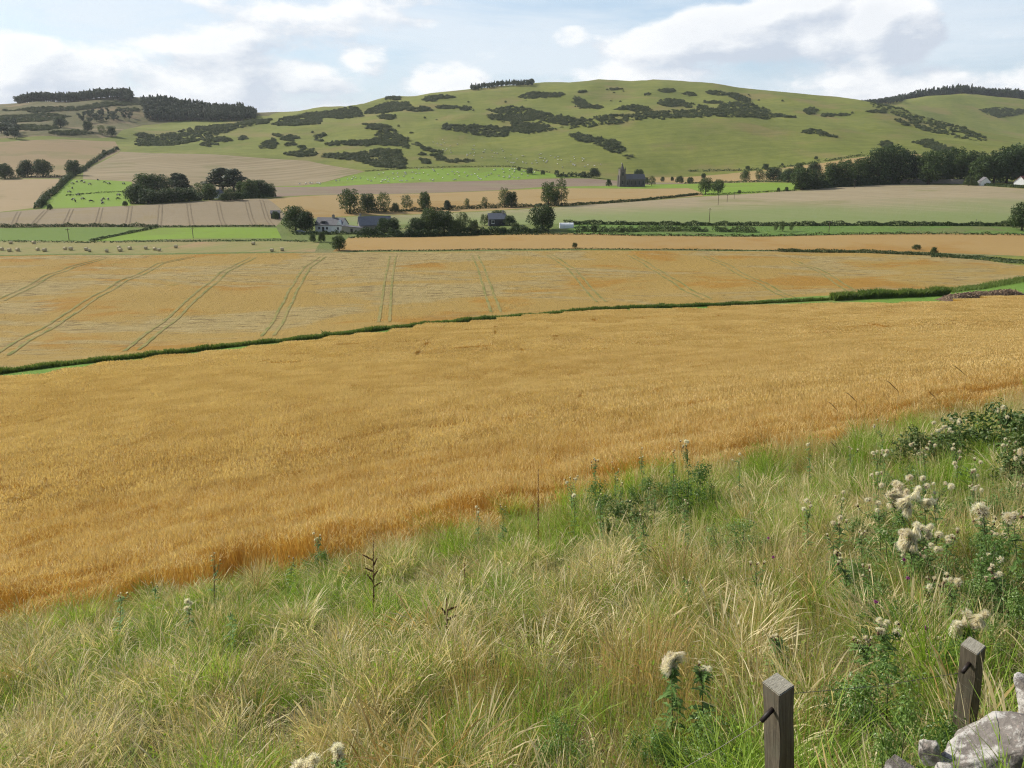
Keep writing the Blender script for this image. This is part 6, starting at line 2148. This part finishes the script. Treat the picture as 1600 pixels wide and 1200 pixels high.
def post_mesh(w, h, slope):
    bm = bmesh.new()
    bmesh.ops.create_cube(bm, size=1)
    for v in bm.verts:
        v.co = Vector((v.co.x * w, v.co.y * w, (v.co.z + .5) * h))
        if v.co.z > h * .5:
            v.co.z += slope * v.co.y
    bmesh.ops.subdivide_edges(bm, edges=[e for e in bm.edges if abs(e.verts[0].co.z - e.verts[1].co.z) > h * .5], cuts=12)
    for v in bm.verts:
        v.co.x += .0025 * math.sin(v.co.z * 17 + v.co.y * 30)
        v.co.y += .0025 * math.sin(v.co.z * 13 + v.co.x * 30)
    bmesh.ops.bevel(bm, geom=[e for e in bm.edges if e.calc_face_angle(0) > .7], offset=.004, segments=2, affect='EDGES')
    me = bpy.data.meshes.new('post')
    bm.to_mesh(me)
    bm.free()
    me.materials.append(MAT['post'])
    me.materials.append(MAT['post_top'])
    for f in me.polygons:
        if f.normal.z > .7:
            f.material_index = 1
    return me


def post(u, vt, Y, w, h, yaw, tx, label):
    a, dy, dz = pix_dir(u, vt)
    t = Y / dy
    top = Vector((a * t, Y, EYE + dz * t))
    rot = Euler((R(2), R(tx), R(yaw)), 'XYZ')
    q = rot.to_matrix() @ Vector((0, 0, h))
    r = empty('fence_post', tuple(top - q))
    r.rotation_euler = rot
    tag(r, label, 'fence post', 'old fence posts')
    add('post', post_mesh(w, h, .12), r)
    return r, top, rot.to_matrix()


pA, tA, mA = post(1216, 1068, 3.35, .105, 1.25, 32, -11, 'front fence post of grey weathered wood with black sleeve')
pB, tB, mB = post(1521, 1008, 3.75, .092, 1.15, 36, -13, 'back fence post half hidden by the pale stone and thistles')
sl_a = mA @ Vector((-.05, 0, 1.13)) + pA.location
MB().tube([(-.04, -.01, 1.13), (-.13, -.005, 1.095)], .0125, 10).build('sleeve', MAT['rubber'], pA, True)
MB().tube([(-.04, -.01, 1.06), (-.11, -.005, 1.035)], .012, 10).build('sleeve', MAT['rubber'], pB, True)
s1 = mA @ Vector((-.13, -.005, 1.095)) + pA.location
s2 = mA @ Vector((.05, .02, 1.13)) + pA.location
s3 = mB @ Vector((-.11, -.005, 1.035)) + pB.location
e0 = Vector(pix_dir(1060, 1205)) * (3.3 / pix_dir(1060, 1205)[1]) + Vector((0, 0, EYE))
wr = empty('fence_wire', tuple(s1))
tag(wr, 'thin grey fence wire running through the two posts', 'wire')
MB().tube([Vector((0, 0, 0)), (e0 - s1) * .5 + Vector((0, 0, -.01)), e0 - s1, (e0 - s1) * 2.2], .0015, 6).build('wire_length', MAT['wire'], wr)
MB().tube([s2 - s1, (s2 - s1).lerp(s3 - s1, .5) + Vector((0, 0, -.02)), s3 - s1], .0015, 6).build('wire_length', MAT['wire'], wr)

m, T = new_mat('lichen_stone')
tcn = T.n('ShaderNodeTexCoord').outputs['Object']
n1 = T.noise(tcn, 5, 8, .65)
n2 = T.noise(tcn, 11, 9, .75)
n3 = T.noise(T.vmath('ADD', tcn, (3, 7, 1)), 9, 6, .7)
c = T.mix(T.maprange(n1, .35, .65), (.13, .115, .10), (.23, .205, .18))
c = T.mix(T.maprange(n2, .47, .57, 0, .85, True), c, (.46, .44, .40))
c = T.mix(T.maprange(n3, .60, .68, 0, .9, True), c, (.055, .05, .045))
sp9 = T.noise(tcn, 70, 5, .7)
c = T.mix(T.maprange(sp9, .55, .70, 0, .75), c, (.10, .085, .075))
c = T.mix(T.maprange(sp9, .44, .32, 0, .5), c, (.42, .33, .29))
bp = T.n('ShaderNodeBump', ins={'Strength': .9, 'Distance': .02, 'Height': T.math('ADD', n1, T.math('MULTIPLY', n2, .5))})
out_bsdf(T, c, .95, .1, bp.outputs[0])
MAT['stone'] = m


def stone(u, v, Y, sx, sy, sz, rot, label, seed):
    from mathutils import noise as mn
    bm = bmesh.new()
    bmesh.ops.create_icosphere(bm, subdivisions=5, radius=1)
    rd = random.Random(seed)
    cuts = [(Vector((rd.gauss(0, 1), rd.gauss(0, 1), rd.gauss(0, 1))).normalized(), rd.uniform(.45, .82)) for _ in range(14)]
    for vv in bm.verts:
        p_ = vv.co.copy()
        for (nn, dd) in cuts:
            q = p_.dot(nn) - dd
            if q > 0:
                p_ -= nn * q * .97
        p_ *= 1 + .10 * mn.noise(p_ * 1.6 + Vector((seed, 0, 0))) + .05 * mn.noise(p_ * 5 + Vector((0, seed, 0))) + .03 * mn.noise(p_ * 13) + .015 * mn.noise(p_ * 29)
        vv.co = Vector((p_.x * sx, p_.y * sy, p_.z * sz))
    me = bpy.data.meshes.new('stone')
    bm.to_mesh(me)
    bm.free()
    me.materials.append(MAT['stone'])
    for f in me.polygons:
        f.use_smooth = True
    a, dy, dz = pix_dir(u, v)
    t = Y / dy
    o = add('wall_stone', me, None, (a * t, Y, EYE + dz * t), tuple(R(q) for q in rot))
    tag(o, label, 'stone', 'stones of the tumbled wall')


stone(1572, 1185, 2.6, .48, .24, .17, (8, -24, 10), 'large pale lichen covered stone with sunlit ridge', 3)
stone(1612, 1085, 2.95, .075, .10, .10, (0, 10, 20), 'dark upright stone at the picture edge behind the pale one', 5)
stone(1405, 1205, 2.55, .055, .07, .085, (0, 18, 30), 'small pointed grey stone at the bottom', 8)
stone(1455, 1180, 2.62, .06, .07, .075, (10, 0, 60), 'small half hidden stone between the pointed and the large one', 12)

# ------------------------------------------------------------------ the air of the valley
m, T = new_mat('haze_air')
pv = T.n('ShaderNodeVolumePrincipled')
pv.inputs['Color'].default_value = (.91, .95, 1.0, 1)
pv.inputs['Density'].default_value = 0.000045
pv.inputs['Anisotropy'].default_value = 0.2
o = T.n('ShaderNodeOutputMaterial')
T.set(o.inputs['Volume'], pv.outputs[0])
hz = add('haze', MB().box(-7200, 7200, -60, 7000, -60, 240).mesh('haze', m))
tag(hz, 'pale blue summer haze filling the valley air', 'haze', None, 'stuff')
